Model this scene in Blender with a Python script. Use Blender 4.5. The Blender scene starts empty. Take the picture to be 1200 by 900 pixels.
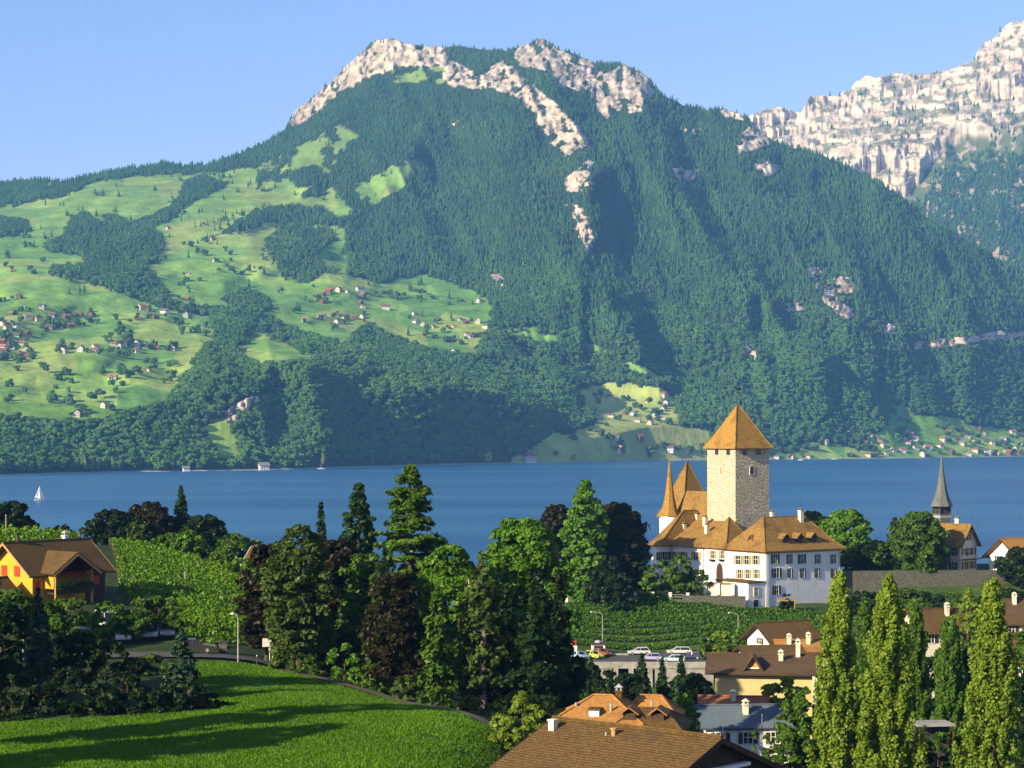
import bpy, math, random
import numpy as np
from mathutils import Vector, Matrix
R = math.radians
# ------------------------------------------------------------------ camera, light, exposure
SC = bpy.context.scene
COL = SC.collection
F, HY, CZ = 2400.0, 506.0, 50.0          # focal length in photo pixels, horizon row, eye height over the lake (m)
cam = bpy.data.objects.new('camera', bpy.data.cameras.new('camera'))
COL.objects.link(cam)
cam.location = (0, 0, CZ)
cam.rotation_euler = (R(90), 0, 0)
cam.data.sensor_width = 36
cam.data.lens = 36 * F / 1200
cam.data.shift_y = (HY - 450) / 1200
cam.data.clip_start = 1
cam.data.clip_end = 40000
SC.camera = cam
SUN_EL, SUN_AZ = R(23), R(51)             # sun stands behind the camera, 50 degrees round to the left
sv = Vector((-math.sin(SUN_AZ) * math.cos(SUN_EL), -math.cos(SUN_AZ) * math.cos(SUN_EL), math.sin(SUN_EL)))
W = bpy.data.worlds.new('World')
SC.world = W
W.use_nodes = True
nt = W.node_tree
sky = nt.nodes.new('ShaderNodeTexSky')
sky.sky_type = 'NISHITA'
sky.sun_disc = False
sky.sun_elevation = SUN_EL
sky.sun_rotation = math.atan2(sv.x, sv.y)
sky.altitude = 600
sky.air_density = 1.0
sky.dust_density = 0.6
sky.ozone_density = 6.0
bg = nt.nodes['Background']
tn = nt.nodes.new('ShaderNodeMix'); tn.data_type = 'RGBA'; tn.blend_type = 'MULTIPLY'; tn.inputs[0].default_value = 1; tn.inputs[7].default_value = (1.52, 1.05, 1.0, 1)
nt.links.new(sky.outputs[0], tn.inputs[6]); nt.links.new(tn.outputs[2], bg.inputs[0])
bg.inputs[1].default_value = 0.10
sl = bpy.data.lights.new('sun', 'SUN')
sl.energy = 4.9
sl.angle = R(0.5)
sl.color = (1.0, 0.85, 0.57)
sun = bpy.data.objects.new('sun', sl)
COL.objects.link(sun)
sun.rotation_euler = sv.to_track_quat('Z', 'Y').to_euler()
SC.view_settings.view_transform = 'Standard'
SC.view_settings.look = 'None'
SC.view_settings.gamma = 1
SC.view_settings.exposure = 1.0
SC.view_settings.use_curve_mapping = False
SC.render.engine = 'CYCLES'
cy = SC.cycles
cy.use_denoising = True
cy.max_bounces = 5
cy.diffuse_bounces = 2
cy.glossy_bounces = 2
cy.transmission_bounces = 2
cy.transparent_max_bounces = 8
cy.volume_bounces = 1
cy.sample_clamp_indirect = 4

# ------------------------------------------------------------------ helpers
def P(px, py, d):
    """a point seen at photo pixel (px, py) that lies d metres away"""
    return np.array([(px - 600) / F * d, d, CZ - (py - HY) / F * d])
def PZ(px, py, z):
    """a point seen at (px, py) that lies at height z"""
    return P(px, py, (CZ - z) * F / (py - HY))

def hash2(ix, iy, s):
    h = (ix.astype(np.int64) * 374761393 + iy.astype(np.int64) * 668265263 + s * 974634777) & 0xffffffff
    h = ((h ^ (h >> 13)) * 1274126177) & 0xffffffff
    h = ((h ^ (h >> 16)) * 2246822519) & 0xffffffff
    return ((h ^ (h >> 15)) & 0xffffff) / float(0xffffff)
def vn(x, y, s=0):
    x = np.asarray(x, float); y = np.asarray(y, float)
    ix = np.floor(x); iy = np.floor(y); fx = x - ix; fy = y - iy
    fx = fx * fx * fx * (fx * (fx * 6 - 15) + 10); fy = fy * fy * fy * (fy * (fy * 6 - 15) + 10)
    a = hash2(ix, iy, s); b = hash2(ix + 1, iy, s); c = hash2(ix, iy + 1, s); d = hash2(ix + 1, iy + 1, s)
    return (a * (1 - fx) + b * fx) * (1 - fy) + (c * (1 - fx) + d * fx) * fy
def fbm(x, y, s=0, o=4, g=.5):
    r = 0; a = 1; t = 0
    for k in range(o):
        r = r + a * vn(x * 2 ** k + 17.3 * k, y * 2 ** k + 9.1 * k, s + k); t += a; a *= g
    return r / t
def rig(x, y, s=0, o=3):
    r = 0; a = 1; t = 0
    for k in range(o):
        r = r + a * (1 - np.abs(2 * vn(x * 2 ** k + 5.7 * k, y * 2 ** k, s + k) - 1)); t += a; a *= .5
    return r / t
def inpoly(x, y, poly):
    x = np.asarray(x); y = np.asarray(y); ins = np.zeros(x.shape, bool); n = len(poly)
    for i in range(n):
        x1, y1 = poly[i]; x2, y2 = poly[(i + 1) % n]
        if y1 == y2: continue
        c = ((y1 > y) != (y2 > y)) & (x < (x2 - x1) * (y - y1) / (y2 - y1) + x1)
        ins ^= c
    return ins
def sstep(a, b, x):
    t = np.clip((x - a) / (b - a), 0, 1); return t * t * (3 - 2 * t)
class RBF:
    def __init__(s, pts, vals, lam=1e-4):
        p = np.array(pts, float); s.m = p.mean(0); s.s = p.std(0); s.p = (p - s.m) / s.s
        n = len(p); K = s.k(s.p, s.p) + lam * np.eye(n); Q = np.c_[np.ones(n), s.p]
        A = np.block([[K, Q], [Q.T, np.zeros((3, 3))]])
        w = np.linalg.solve(A, np.r_[np.array(vals, float), 0, 0, 0]); s.w = w[:n]; s.c = w[n:]
    def k(s, a, b):
        d2 = ((a[:, None, :] - b[None]) ** 2).sum(-1); return np.where(d2 > 0, .5 * d2 * np.log(d2 + 1e-12), 0)
    def __call__(s, x, y):
        sh = np.shape(x); q = (np.c_[np.ravel(x), np.ravel(y)] - s.m) / s.s; out = np.empty(len(q))
        for i in range(0, len(q), 40000):
            z = q[i:i + 40000]; out[i:i + 40000] = s.k(z, s.p) @ s.w + s.c[0] + z @ s.c[1:]
        return out.reshape(sh)

# --- meshes
def np_mesh(name, co, quads=None, tris=None, mats=(), mi=None, attrs=None, smooth=False):
    me = bpy.data.meshes.new(name)
    co = np.asarray(co, np.float32).reshape(-1, 3)
    q = np.zeros((0, 4), np.int32) if quads is None else np.asarray(quads, np.int32).reshape(-1, 4)
    t = np.zeros((0, 3), np.int32) if tris is None else np.asarray(tris, np.int32).reshape(-1, 3)
    me.vertices.add(len(co)); me.vertices.foreach_set('co', co.ravel())
    loops = np.concatenate([q.ravel(), t.ravel()]); me.loops.add(len(loops)); me.loops.foreach_set('vertex_index', loops)
    st = np.concatenate([np.arange(len(q)) * 4, len(q) * 4 + np.arange(len(t)) * 3]).astype(np.int32)
    me.polygons.add(len(st)); me.polygons.foreach_set('loop_start', st)
    if mi is not None: me.polygons.foreach_set('material_index', np.asarray(mi, np.int32))
    if smooth: me.polygons.foreach_set('use_smooth', np.ones(len(st), bool))
    for m in mats: me.materials.append(m)
    for k, v in (attrs or {}).items():
        v = np.asarray(v, np.float32)
        if v.ndim == 2 and v.shape[1] == 4:
            a = me.attributes.new(k, 'FLOAT_COLOR', 'POINT'); a.data.foreach_set('color', v.ravel())
        elif v.ndim == 2:
            a = me.attributes.new(k, 'FLOAT_VECTOR', 'POINT'); a.data.foreach_set('vector', v.ravel())
        else:
            a = me.attributes.new(k, 'FLOAT', 'POINT'); a.data.foreach_set('value', v)
    me.update(calc_edges=True)
    return me
def tag(o, label=None, cat=None, group=None, kind=None):
    if label: o['label'] = label
    if cat: o['category'] = cat
    if group: o['group'] = group
    if kind: o['kind'] = kind
    return o
def link(name, me, parent=None, loc=None, rz=0):
    o = bpy.data.objects.new(name, me); COL.objects.link(o)
    if parent is not None: o.parent = parent
    if loc is not None: o.location = loc
    if rz: o.rotation_euler = (0, 0, rz)
    return o
def thing(name, label, cat, loc=(0, 0, 0), rz=0, group=None):
    o = link(name, None, None, loc, rz); o.empty_display_size = .5
    return tag(o, label, cat, group)
def dup(src, loc=None, rz=None, label=None, group=None, scale=None):
    def cp(o, par):
        c = o.copy(); COL.objects.link(c); c.parent = par
        for ch in o.children: cp(ch, c)
        return c
    c = cp(src, None)
    if loc is not None: c.location = loc
    if rz is not None: c.rotation_euler = (0, 0, rz)
    if scale is not None: c.scale = (scale,) * 3 if not hasattr(scale, '__len__') else scale
    if label: c['label'] = label
    if group: c['group'] = group
    return c
class MB:
    """collects shapes, then links them as ONE mesh object"""
    def __init__(s): s.v = []; s.f = []; s.m = []; s.M = Matrix.Identity(4)
    def at(s, loc=(0, 0, 0), rz=0): s.M = Matrix.Translation(loc) @ Matrix.Rotation(rz, 4, 'Z'); return s
    def poly(s, pts, faces, mi=0):
        b = len(s.v)
        for p in pts: s.v.append(tuple(s.M @ Vector(p)))
        for f in faces: s.f.append([b + i for i in f]); s.m.append(mi)
        return s
    def box(s, x0, x1, y0, y1, z0, z1, mi=0):
        p = [(x0, y0, z0), (x1, y0, z0), (x1, y1, z0), (x0, y1, z0), (x0, y0, z1), (x1, y0, z1), (x1, y1, z1), (x0, y1, z1)]
        return s.poly(p, [(0, 3, 2, 1), (4, 5, 6, 7), (0, 1, 5, 4), (1, 2, 6, 5), (2, 3, 7, 6), (3, 0, 4, 7)], mi)
    def cyl(s, p0, p1, r0, r1=None, n=8, mi=0, cap=True):
        p0 = Vector(p0); p1 = Vector(p1); r1 = r0 if r1 is None else r1
        d = (p1 - p0).normalized(); a = d.orthogonal().normalized(); b = d.cross(a)
        pts = [p0 + (a * math.cos(t) + b * math.sin(t)) * r0 for t in [2 * math.pi * i / n for i in range(n)]]
        pts += [p1 + (a * math.cos(t) + b * math.sin(t)) * r1 for t in [2 * math.pi * i / n for i in range(n)]]
        fs = [(i, (i + 1) % n, n + (i + 1) % n, n + i) for i in range(n)]
        if cap: fs += [tuple(range(n - 1, -1, -1)), tuple(range(n, 2 * n))]
        return s.poly(pts, fs, mi)
    def tube(s, pts, r, n=6, mi=0):
        for a, b in zip(pts[:-1], pts[1:]): s.cyl(a, b, r, r, n, mi)
        return s
    def lathe(s, prof, c=(0, 0, 0), n=16, mi=0):
        pts = []; fs = []
        for r, z in prof:
            for i in range(n):
                t = 2 * math.pi * i / n; pts.append((c[0] + r * math.cos(t), c[1] + r * math.sin(t), c[2] + z))
        for k in range(len(prof) - 1):
            for i in range(n): fs.append((k * n + i, k * n + (i + 1) % n, (k + 1) * n + (i + 1) % n, (k + 1) * n + i))
        fs.append(tuple(range(n - 1, -1, -1))); fs.append(tuple((len(prof) - 1) * n + i for i in range(n)))
        return s.poly(pts, fs, mi)
    def slab(s, pts, t, mi=0):
        """a flat polygon given thickness t along its lower side"""
        p = [Vector(q) for q in pts]; n = (p[1] - p[0]).cross(p[2] - p[0]).normalized(); k = len(p)
        q = p + [x - n * t for x in p]
        fs = [tuple(range(k)), tuple(range(2 * k - 1, k - 1, -1))] + [(i, i + k, (i + 1) % k + k, (i + 1) % k) for i in range(k)]
        return s.poly(q, fs, mi)
    def build(s, name, mats, parent=None, loc=None, rz=0, smooth=False):
        me = bpy.data.meshes.new(name); me.from_pydata(s.v, [], s.f)
        if not isinstance(mats, (list, tuple)): mats = [mats]
        for m in mats: me.materials.append(m)
        me.polygons.foreach_set('material_index', s.m)
        if smooth: me.polygons.foreach_set('use_smooth', [True] * len(s.f))
        me.update()
        return link(name, me, parent, loc, rz)

# --- materials
class NT:
    def __init__(s, name):
        s.m = bpy.data.materials.new(name); s.m.use_nodes = True; s.t = s.m.node_tree
        s.b = s.t.nodes['Principled BSDF']; s.out = s.t.nodes['Material Output']
    def n(s, ty, **k):
        x = s.t.nodes.new(ty)
        for a, v in k.items(): setattr(x, a, v)
        return x
    def l(s, a, b): s.t.links.new(a, b)
    def val(s, x, inp, v):
        if hasattr(v, 'is_output'): s.l(v, x.inputs[inp])
        else: x.inputs[inp].default_value = v
    def math(s, op, a, b=0.0):
        x = s.n('ShaderNodeMath', operation=op); s.val(x, 0, a); s.val(x, 1, b); return x.outputs[0]
    def mix(s, f, a, b, mode='MIX'):
        x = s.n('ShaderNodeMix', data_type='RGBA', blend_type=mode)
        s.val(x, 0, f); s.val(x, 6, a if hasattr(a, 'is_output') else (*a, 1)); s.val(x, 7, b if hasattr(b, 'is_output') else (*b, 1))
        return x.outputs[2]
    def noise(s, sc, det=3, co='Object', rough=.55):
        x = s.n('ShaderNodeTexNoise'); x.inputs['Scale'].default_value = sc; x.inputs['Detail'].default_value = det; x.inputs['Roughness'].default_value = rough
        s.l(s.coord(co), x.inputs['Vector']); return x.outputs[0]
    def coord(s, co='Object'):
        if not hasattr(s, 'tc'): s.tc = s.n('ShaderNodeTexCoord')
        return s.tc.outputs[co]
    def mapped(s, scale, co='Object', rot=(0, 0, 0)):
        x = s.n('ShaderNodeMapping'); x.inputs['Scale'].default_value = scale; x.inputs['Rotation'].default_value = rot; s.l(s.coord(co), x.inputs[0]); return x.outputs[0]
    def ramp(s, f, stops):
        x = s.n('ShaderNodeValToRGB'); e = x.color_ramp.elements
        while len(e) < len(stops): e.new(.5)
        for i, (p, c) in enumerate(stops): e[i].position = p; e[i].color = (*c, 1) if len(c) == 3 else c
        s.l(f, x.inputs[0]); return x.outputs[0]
    def rng(s, f, a, b, c, d):
        x = s.n('ShaderNodeMapRange'); s.l(f, x.inputs[0])
        for i, v in enumerate((a, b, c, d)): x.inputs[i + 1].default_value = v
        return x.outputs[0]
    def bump(s, h, st, dist=.1):
        x = s.n('ShaderNodeBump'); x.inputs['Strength'].default_value = st; x.inputs['Distance'].default_value = dist; s.l(h, x.inputs['Height'])
        s.l(x.outputs[0], s.b.inputs['Normal']); return x
    def set(s, col=None, rough=.8, spec=.3):
        if col is not None: s.val(s.b, 'Base Color', col if hasattr(col, 'is_output') else (*col, 1))
        s.val(s.b, 'Roughness', rough); s.b.inputs['Specular IOR Level'].default_value = spec
        return s.m
def noisy(name, a, b, sc=1.0, rough=.85, bump=0, bsc=None, spec=.25, det=4):
    """two close colours of one material mottled together, plus fine relief"""
    t = NT(name); f = t.rng(t.noise(sc, det), .35, .65, 0, 1)
    if bump: t.bump(t.noise(bsc or sc * 4, 3), bump)
    return t.set(t.mix(f, a, b), rough, spec)
# ------------------------------------------------------------------ far shore and mountains
SHORE = [(-200, 562), (0, 557), (100, 554), (300, 551), (420, 548), (540, 544.5), (620, 543), (760, 540), (900, 538.5), (1050, 537), (1200, 534.8), (1400, 532)]
RIDGE = [(-200, 222), (-100, 214), (0, 215), (50, 211), (80, 212), (120, 203), (160, 197), (190, 192), (220, 196), (250, 191), (280, 181), (310, 168), (335, 151), (345, 132), (365, 114), (385, 99),
         (400, 84), (420, 64), (440, 49), (460, 44), (480, 53), (500, 54), (520, 55), (545, 54), (570, 60), (600, 58), (620, 50), (635, 45), (655, 57), (680, 66), (700, 74), (725, 75), (745, 80),
         (760, 90), (775, 111), (800, 123), (830, 129), (850, 127), (875, 137), (905, 164), (930, 174), (960, 181), (1000, 198), (1030, 214), (1060, 234), (1090, 258), (1120, 276), (1150, 293),
         (1200, 321), (1280, 356), (1400, 400)]
sx, sy = zip(*SHORE); rx_, ry_ = zip(*RIDGE)
def shore_y(x): return np.interp(x, sx, sy)
def ridge_y(x): return np.interp(x, rx_, ry_)
def shore_d(x): return CZ * F / (shore_y(x) - HY)
CT = []
for x in (-200, -80, 40, 160, 280, 400, 520, 640, 760, 880, 1000, 1120, 1240, 1400): CT.append((x, float(shore_y(x)), float(shore_d(x))))
CT += [(-200, 490, 2560), (0, 492, 2600), (120, 490, 2680), (220, 470, 2800), (-200, 400, 3150), (0, 400, 3150), (120, 400, 3250), (200, 420, 3150), (-200, 330, 3800), (0, 330, 3800), (120, 335, 3800), (220, 340, 3850),
       (0, 275, 4500), (120, 290, 4300), (220, 280, 4400), (-200, 240, 5000), (0, 240, 5000), (120, 220, 5050), (220, 215, 5100), (-200, 215, 5400), (0, 212, 5400), (200, 190, 5550),
       (320, 400, 3500), (330, 330, 4050), (330, 260, 4650), (300, 200, 5200), (380, 180, 5150), (345, 130, 5600), (400, 90, 5650), (460, 44, 5700), (440, 250, 4750), (430, 330, 4250),
       (320, 500, 2860), (400, 450, 3060), (350, 430, 3050), (480, 470, 3120), (540, 515, 3180), (480, 405, 3750), (560, 390, 3850), (520, 340, 4250), (450, 370, 3950), (600, 440, 3700),
       (560, 300, 4550), (560, 200, 4950), (540, 100, 5350), (620, 50, 5600), (690, 70, 5500), (640, 480, 3450), (700, 480, 3700), (760, 480, 3750), (700, 515, 3420), (780, 515, 3480), (700, 430, 3900), (680, 380, 4100), (680, 300, 4430), (690, 200, 4800),
       (760, 90, 5350), (780, 400, 4000), (790, 300, 4450), (790, 200, 4850), (850, 130, 5250), (860, 480, 3850), (880, 400, 4150), (880, 300, 4560), (900, 165, 5150),
       (980, 500, 3960), (960, 440, 4070), (1000, 400, 4250), (1000, 300, 4650), (1000, 195, 5150), (1100, 495, 4150), (1100, 450, 4280), (1100, 380, 4500), (1100, 265, 4950), (1200, 500, 4400), (1200, 440, 4480), (1200, 380, 4700), (1200, 315, 4950),
       (1400, 480, 4550), (1400, 400, 4850)]
far_d = RBF([c[:2] for c in CT], [c[2] for c in CT], 2e-3)
SPURS = [  # crest of a spur from the top down, depth, width to the left and to the right
    ([(628, 50), (650, 120), (688, 190), (690, 250), (676, 300), (700, 380), (715, 430)], 260, 150, 62),
    ([(520, 60), (505, 120), (470, 200), (440, 260)], 60, 80, 40),
    ([(560, 70), (590, 150), (600, 250), (600, 330)], 70, 70, 40),
    ([(735, 80), (765, 150), (790, 220), (845, 300), (905, 385), (960, 440)], 150, 80, 45),
    ([(850, 130), (880, 200), (930, 300), (985, 380), (1010, 430)], 90, 60, 40),
    ([(925, 165), (945, 200), (960, 260), (1010, 330), (1040, 400)], 80, 50, 30),
    ([(1010, 205), (1050, 280), (1110, 360), (1150, 420)], 80, 70, 40),
    ([(800, 380), (870, 410), (930, 460), (975, 520)], 100, 70, 36),
    ([(940, 400), (1000, 470), (1045, 520)], 120, 90, 30),
    ([(1080, 260), (1130, 330), (1190, 400)], 60, 60, 30),
    ([(690, 330), (740, 420), (790, 480)], 110, 60, 34),
    ([(470, 405), (540, 455), (590, 500), (612, 540)], 170, 150, 60),
    ([(300, 385), (330, 440), (370, 500), (380, 545)], 90, 60, 40),
    ([(225, 395), (262, 440), (290, 480), (300, 520)], 100, 60, 26),
    ([(560, 415), (640, 440), (700, 470)], 120, 50, 30),
    ([(330, 270), (370, 300), (385, 330)], 40, 30, 20)]
def far_depth(px, py):
    d = far_d(px, py)
    for pl, amp, wl, wr in SPURS:
        xs, ys = zip(*pl)
        wx = px + 16 * (fbm(px / 60., py / 40., 11) - .5) * 2
        dx = wx - np.interp(py, ys, xs)
        pr = np.clip(np.where(dx < 0, 1 + dx / wl, 1 - dx / wr), 0, 1)
        L = ys[-1] - ys[0]
        d = d - amp * (pr ** 1.15) * sstep(ys[0] - 12, ys[0] + .12 * L + 8, py) * sstep(ys[-1] + 12, ys[-1] - .25 * L, py)
    up = sstep(20, 90, shore_y(px) - py)
    lowpart = sstep(296, 330, py); wild = up * ((1 - lowpart) * np.clip((px - 380) / 80., .12, 1) + lowpart * np.clip((px - 560) / 70., .12, 1))
    wild = wild * (1 - .88 * sstep(585, 640, px) * sstep(850, 800, px) * sstep(425, 455, py))
    sk = px - .42 * (py - 300)              # gullies run down to the right
    d = d - wild * (170 * (rig(sk / 70., py / 190., 31, 3) - .5) + 70 * (fbm(sk / 24., py / 44., 41, 3) - .5))
    return d

def blob(px, py, cx, cy, rx, ry): return ((px - cx) / rx) ** 2 + ((py - cy) / ry) ** 2 < 1
M1 = [(-210, 252), (0, 243), (40, 238), (75, 230), (110, 214), (160, 206), (212, 204), (232, 203), (300, 196), (330, 180), (365, 165), (400, 148), (425, 160), (428, 190), (422, 215), (455, 198), (490, 184), (496, 190), (478, 214), (452, 232), (425, 245), (420, 265),
      (441, 275), (430, 300), (405, 320), (440, 333), (500, 322), (545, 338), (575, 352), (577, 375), (562, 395), (558, 414), (520, 412), (480, 400), (455, 388), (430, 378), (405, 398), (400, 412), (350, 422), (300, 424), (262, 395), (240, 400), (225, 430), (205, 450), (190, 468), (150, 480), (120, 490), (60, 491), (0, 484), (-210, 482)]
MEAD = [M1, [(50, 214), (85, 207), (82, 212), (55, 218)], [(585, 385), (620, 383), (652, 396), (655, 402), (600, 393)], [(680, 402), (700, 405), (715, 415), (690, 410)], [(730, 424), (758, 431), (776, 446), (742, 434)],
        [(585, 546), (640, 517), (655, 490), (690, 482), (676, 456), (720, 448), (780, 455), (792, 480), (830, 490), (838, 546)],
        [(830, 546), (838, 530), (880, 522), (935, 516), (985, 521), (1005, 527), (1040, 500), (1046, 475), (1062, 470), (1068, 486), (1100, 486), (1145, 500), (1200, 505), (1410, 500), (1410, 546)],
        [(236, 500), (265, 493), (275, 514), (290, 531), (262, 536), (246, 520)], [(300, 395), (330, 400), (390, 400), (402, 412), (345, 410)]]
WOOD = [[(-210, 255), (0, 251), (30, 257), (37, 272), (15, 278), (-210, 272)],
        [(50, 285), (70, 276), (78, 258), (100, 244), (116, 258), (138, 247), (152, 262), (185, 272), (196, 290), (172, 316), (190, 335), (200, 352), (260, 360), (300, 366), (330, 378), (360, 390), (404, 403), (424, 415), (350, 410), (296, 384), (280, 405), (255, 396), (245, 372), (215, 366), (180, 358), (150, 347), (105, 331), (58, 319), (60, 310), (102, 309), (86, 298), (52, 294)],
        [(182, 248), (208, 232), (214, 212), (236, 203), (272, 214), (242, 228), (207, 250), (195, 262), (152, 274), (140, 264)],
        [(250, 277), (292, 250), (330, 237), (375, 244), (402, 255), (440, 262), (440, 276), (380, 264), (310, 262), (290, 270)],
        [(309, 278), (330, 264), (380, 266), (396, 280), (370, 298), (388, 318), (362, 332), (330, 325), (316, 300)],
        [(258, 350), (285, 336), (304, 340), (322, 362), (300, 372)],
        [(404, 168), (430, 155), (462, 182), (424, 218), (408, 242), (394, 226), (386, 208)], [(336, 205), (372, 190), (384, 214), (350, 222)], [(330, 168), (352, 160), (340, 195), (326, 190)], [(405, 255), (432, 245), (446, 275), (436, 300), (408, 322), (402, 300)],
        [(640, 500), (665, 478), (700, 480), (690, 500), (664, 512)], [(795, 480), (820, 485), (838, 505), (800, 500)], [(860, 519), (935, 512), (946, 520), (870, 530)]]
ROCK = [[(334, 148), (340, 122), (365, 102), (388, 82), (418, 52), (455, 34), (500, 46), (520, 54), (526, 84), (508, 84), (495, 76), (470, 80), (436, 88), (412, 100), (384, 118), (360, 142)],
        [(514, 62), (545, 78), (562, 90), (586, 70), (610, 86), (630, 104), (650, 122), (672, 142), (692, 168), (664, 182), (644, 168), (630, 144), (606, 114), (592, 108), (576, 102), (545, 104), (520, 96)],
        [(600, 60), (632, 38), (660, 58), (690, 90), (682, 112), (652, 98), (636, 82), (608, 78)], [(678, 66), (698, 66), (704, 100), (716, 142), (702, 132), (684, 100)], [(698, 88), (745, 72), (770, 106), (746, 132), (712, 128)],
        [(840, 122), (872, 132), (868, 140), (846, 134)], [(884, 138), (900, 148), (908, 168), (868, 180), (860, 172)], [(662, 214), (690, 190), (698, 204), (690, 216), (668, 222)], [(670, 244), (684, 250), (692, 274), (688, 292), (676, 270)],
        [(950, 320), (962, 320), (978, 345), (998, 366), (982, 368), (966, 350)], [(976, 328), (994, 328), (998, 342), (980, 340)], [(866, 396), (884, 412), (880, 420), (870, 410)], [(920, 356), (936, 354), (938, 362), (924, 364)], [(1034, 372), (1046, 384), (1044, 392), (1036, 386)],
        [(1086, 400), (1130, 394), (1190, 388), (1200, 394), (1140, 400), (1092, 406)], [(792, 198), (816, 200), (812, 210), (796, 208)], [(804, 150), (822, 152), (818, 160), (806, 158)], [(576, 325), (586, 323), (590, 332), (580, 334)], [(530, 144), (540, 142), (541, 150), (532, 152)],
        [(888, 195), (904, 190), (908, 204), (894, 206)], [(268, 480), (300, 462), (306, 466), (276, 490)]]
def cover(px, py):
    """0 wood, 1 meadow, 2 rock, seen as patches with uneven edges"""
    a = 7 * (fbm(px / 9., py / 6., 3, 3) - .5) * 2; b = 4 * (fbm(px / 9., py / 6., 5, 3) - .5) * 2
    x = px + a; y = py + b
    c = np.zeros(px.shape, int)
    for p in MEAD: c[inpoly(x, y, p)] = 1
    for p in WOOD: c[inpoly(x, y, p)] = 0
    up = (x > 300) & (x < 430) & (y < 262) & (c == 1)
    c[up & (fbm((x + y * .9) / 26., (y - .2 * x) / 17., 77, 3) > .56)] = 0
    r = np.zeros(px.shape, bool)
    for p in ROCK: r |= inpoly(x, y, p) if p[0][1] < 190 else inpoly(sum(q[0] for q in p) / len(p) + (x - sum(q[0] for q in p) / len(p)) / 1.3, sum(q[1] for q in p) / len(p) + (y - sum(q[1] for q in p) / len(p)) / 1.3, p)
    top = y < ridge_y(x) + 40
    r &= fbm(px / 5.5, py / 7., 91, 3) > np.where((y < 192) & (px > 505), .36, np.where(top, .26, np.where(y < 310, .42, .33)))
    c[r] = 2
    scr = (x > 460) & (x < 520) & (y > 78) & (y < 96) & (fbm(px / 14., py / 8., 12) > .5)
    c[scr] = 1
    return c
NX, NY = 800, 300
gx = np.linspace(-190, 1390, NX); gt = np.linspace(0, 1, NY) ** .93
PXg = np.repeat(gx[:, None], NY, 1); ry = ridge_y(gx); shy = shore_y(gx)
PYg = shy[:, None] * (1 - gt) + ry[:, None] * gt + (4 * (fbm(gx / 9., gx * 0 + 3.3, 71, 3) - .5))[:, None] * gt ** 14
Dg = far_depth(PXg, PYg)
Dg[:, 0] = shore_d(gx)
cov = cover(PXg, PYg)
hard = (cov == 2)
roll = (1 - sstep(400, 470, PXg)) * sstep(15, 60, PYg - ry[:, None]) * sstep(70, 110, shy[:, None] - PYg)
Dg = Dg - roll * (230 * (fbm(PXg / 95. + PYg / 200., PYg / 42., 23, 3) - .5))
def rise(D, least):
    k = np.concatenate([np.zeros((len(D), 1)), np.cumsum(np.broadcast_to(least, (len(D), D.shape[1] - 1)), 1)], 1); return np.maximum.accumulate(D - k, 1) + k
Dg = rise(Dg, 1.8)
Dg = Dg - hard * (42 * (rig(PXg / 14., PYg / 30., 55, 3) - .45) + 34 * (rig(PXg / 5. + PYg / 30., PYg / 17., 57, 3) - .5) + 16 * (fbm(PXg / 3., PYg / 3., 58, 2) - .5))
Dg = rise(Dg, .35)
def world(px, py, d): return np.stack([(px - 600) / F * d, d, CZ - (py - HY) / F * d], -1)
far_xyz = world(PXg, PYg, Dg)
foot = far_xyz[:, :1].copy(); foot[:, :, 2] = -14; foot[:, :, 1] -= 60
far_xyz[:, 0, 2] = .5
back = [far_xyz[:, -1:].copy() for _ in range(4)]
for k, b in enumerate(back):
    b[:, :, 1] += (45, 130, 300, 700)[k]; b[:, :, 2] -= (14, 70, 200, 520)[k]
grid = np.concatenate([foot, far_xyz] + back, 1)
PAL = np.array((1.78, 1.62, 1.3)) * np.array([(.085, .19, .035), (.11, .22, .04), (.15, .25, .05), (.07, .165, .032), (.155, .24, .052), (.095, .20, .03), (.15, .215, .052), (.10, .21, .045), (.12, .23, .04)])
def field_colour(x, y):
    """hay meadows: one colour to a field, fields are uneven cells"""
    wx = x / 105. + .6 * fbm(x / 300., y / 300., 21); wy = y / 150. + .6 * fbm(x / 300., y / 300., 22)
    best = np.full(x.shape, 9.); idx = np.zeros(x.shape)
    for i in (-1, 0, 1):
        for j in (-1, 0, 1):
            cx = np.floor(wx) + i; cy_ = np.floor(wy) + j
            dd = (wx - cx - hash2(cx, cy_, 1)) ** 2 + (wy - cy_ - hash2(cx, cy_, 2)) ** 2
            h = hash2(cx, cy_, 3); k = dd < best; best = np.where(k, dd, best); idx = np.where(k, h, idx)
    return PAL[np.minimum((idx * len(PAL)).astype(int), len(PAL) - 1)]
fc = field_colour(grid[..., 0], grid[..., 1])
bay = ((gx[:, None] > 585) & (gx[:, None] < 840) & (np.concatenate([PYg[:, :1], PYg] + [PYg[:, -1:]] * 4, 1) > 440))[..., None]
fc = np.where(bay, fc * .3 + .7 * np.array((.40, .42, .11)), fc)
hgt = np.clip((grid[..., 2] - 350) / 500, 0, 1)[..., None]
fc = fc * (1 - .75 * hgt) + .75 * hgt * np.array((.15, .21, .055))
fc = fc * (.8 + .4 * fbm(grid[..., 0] / 40., grid[..., 1] / 40., 8)[..., None])
cc = np.concatenate([cov[:, :1], cov] + [cov[:, -1:]] * 4, 1)
beach = (np.arange(grid.shape[1])[None, :] < 2) & np.ones((NX, 1), bool)
colr = np.where((cc == 1)[..., None], fc, np.array((.022, .04, .016)))
colr = np.where((cc == 2)[..., None], np.array((.54, .45, .345)) * (.40 + .95 * fbm(grid[..., 0] / 16., grid[..., 2] / 12., 14, 4)[..., None]) * np.where(fbm(grid[..., 0] / 9., grid[..., 2] / 9., 15, 3) < .36, .5, 1.0)[..., None], colr)
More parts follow.
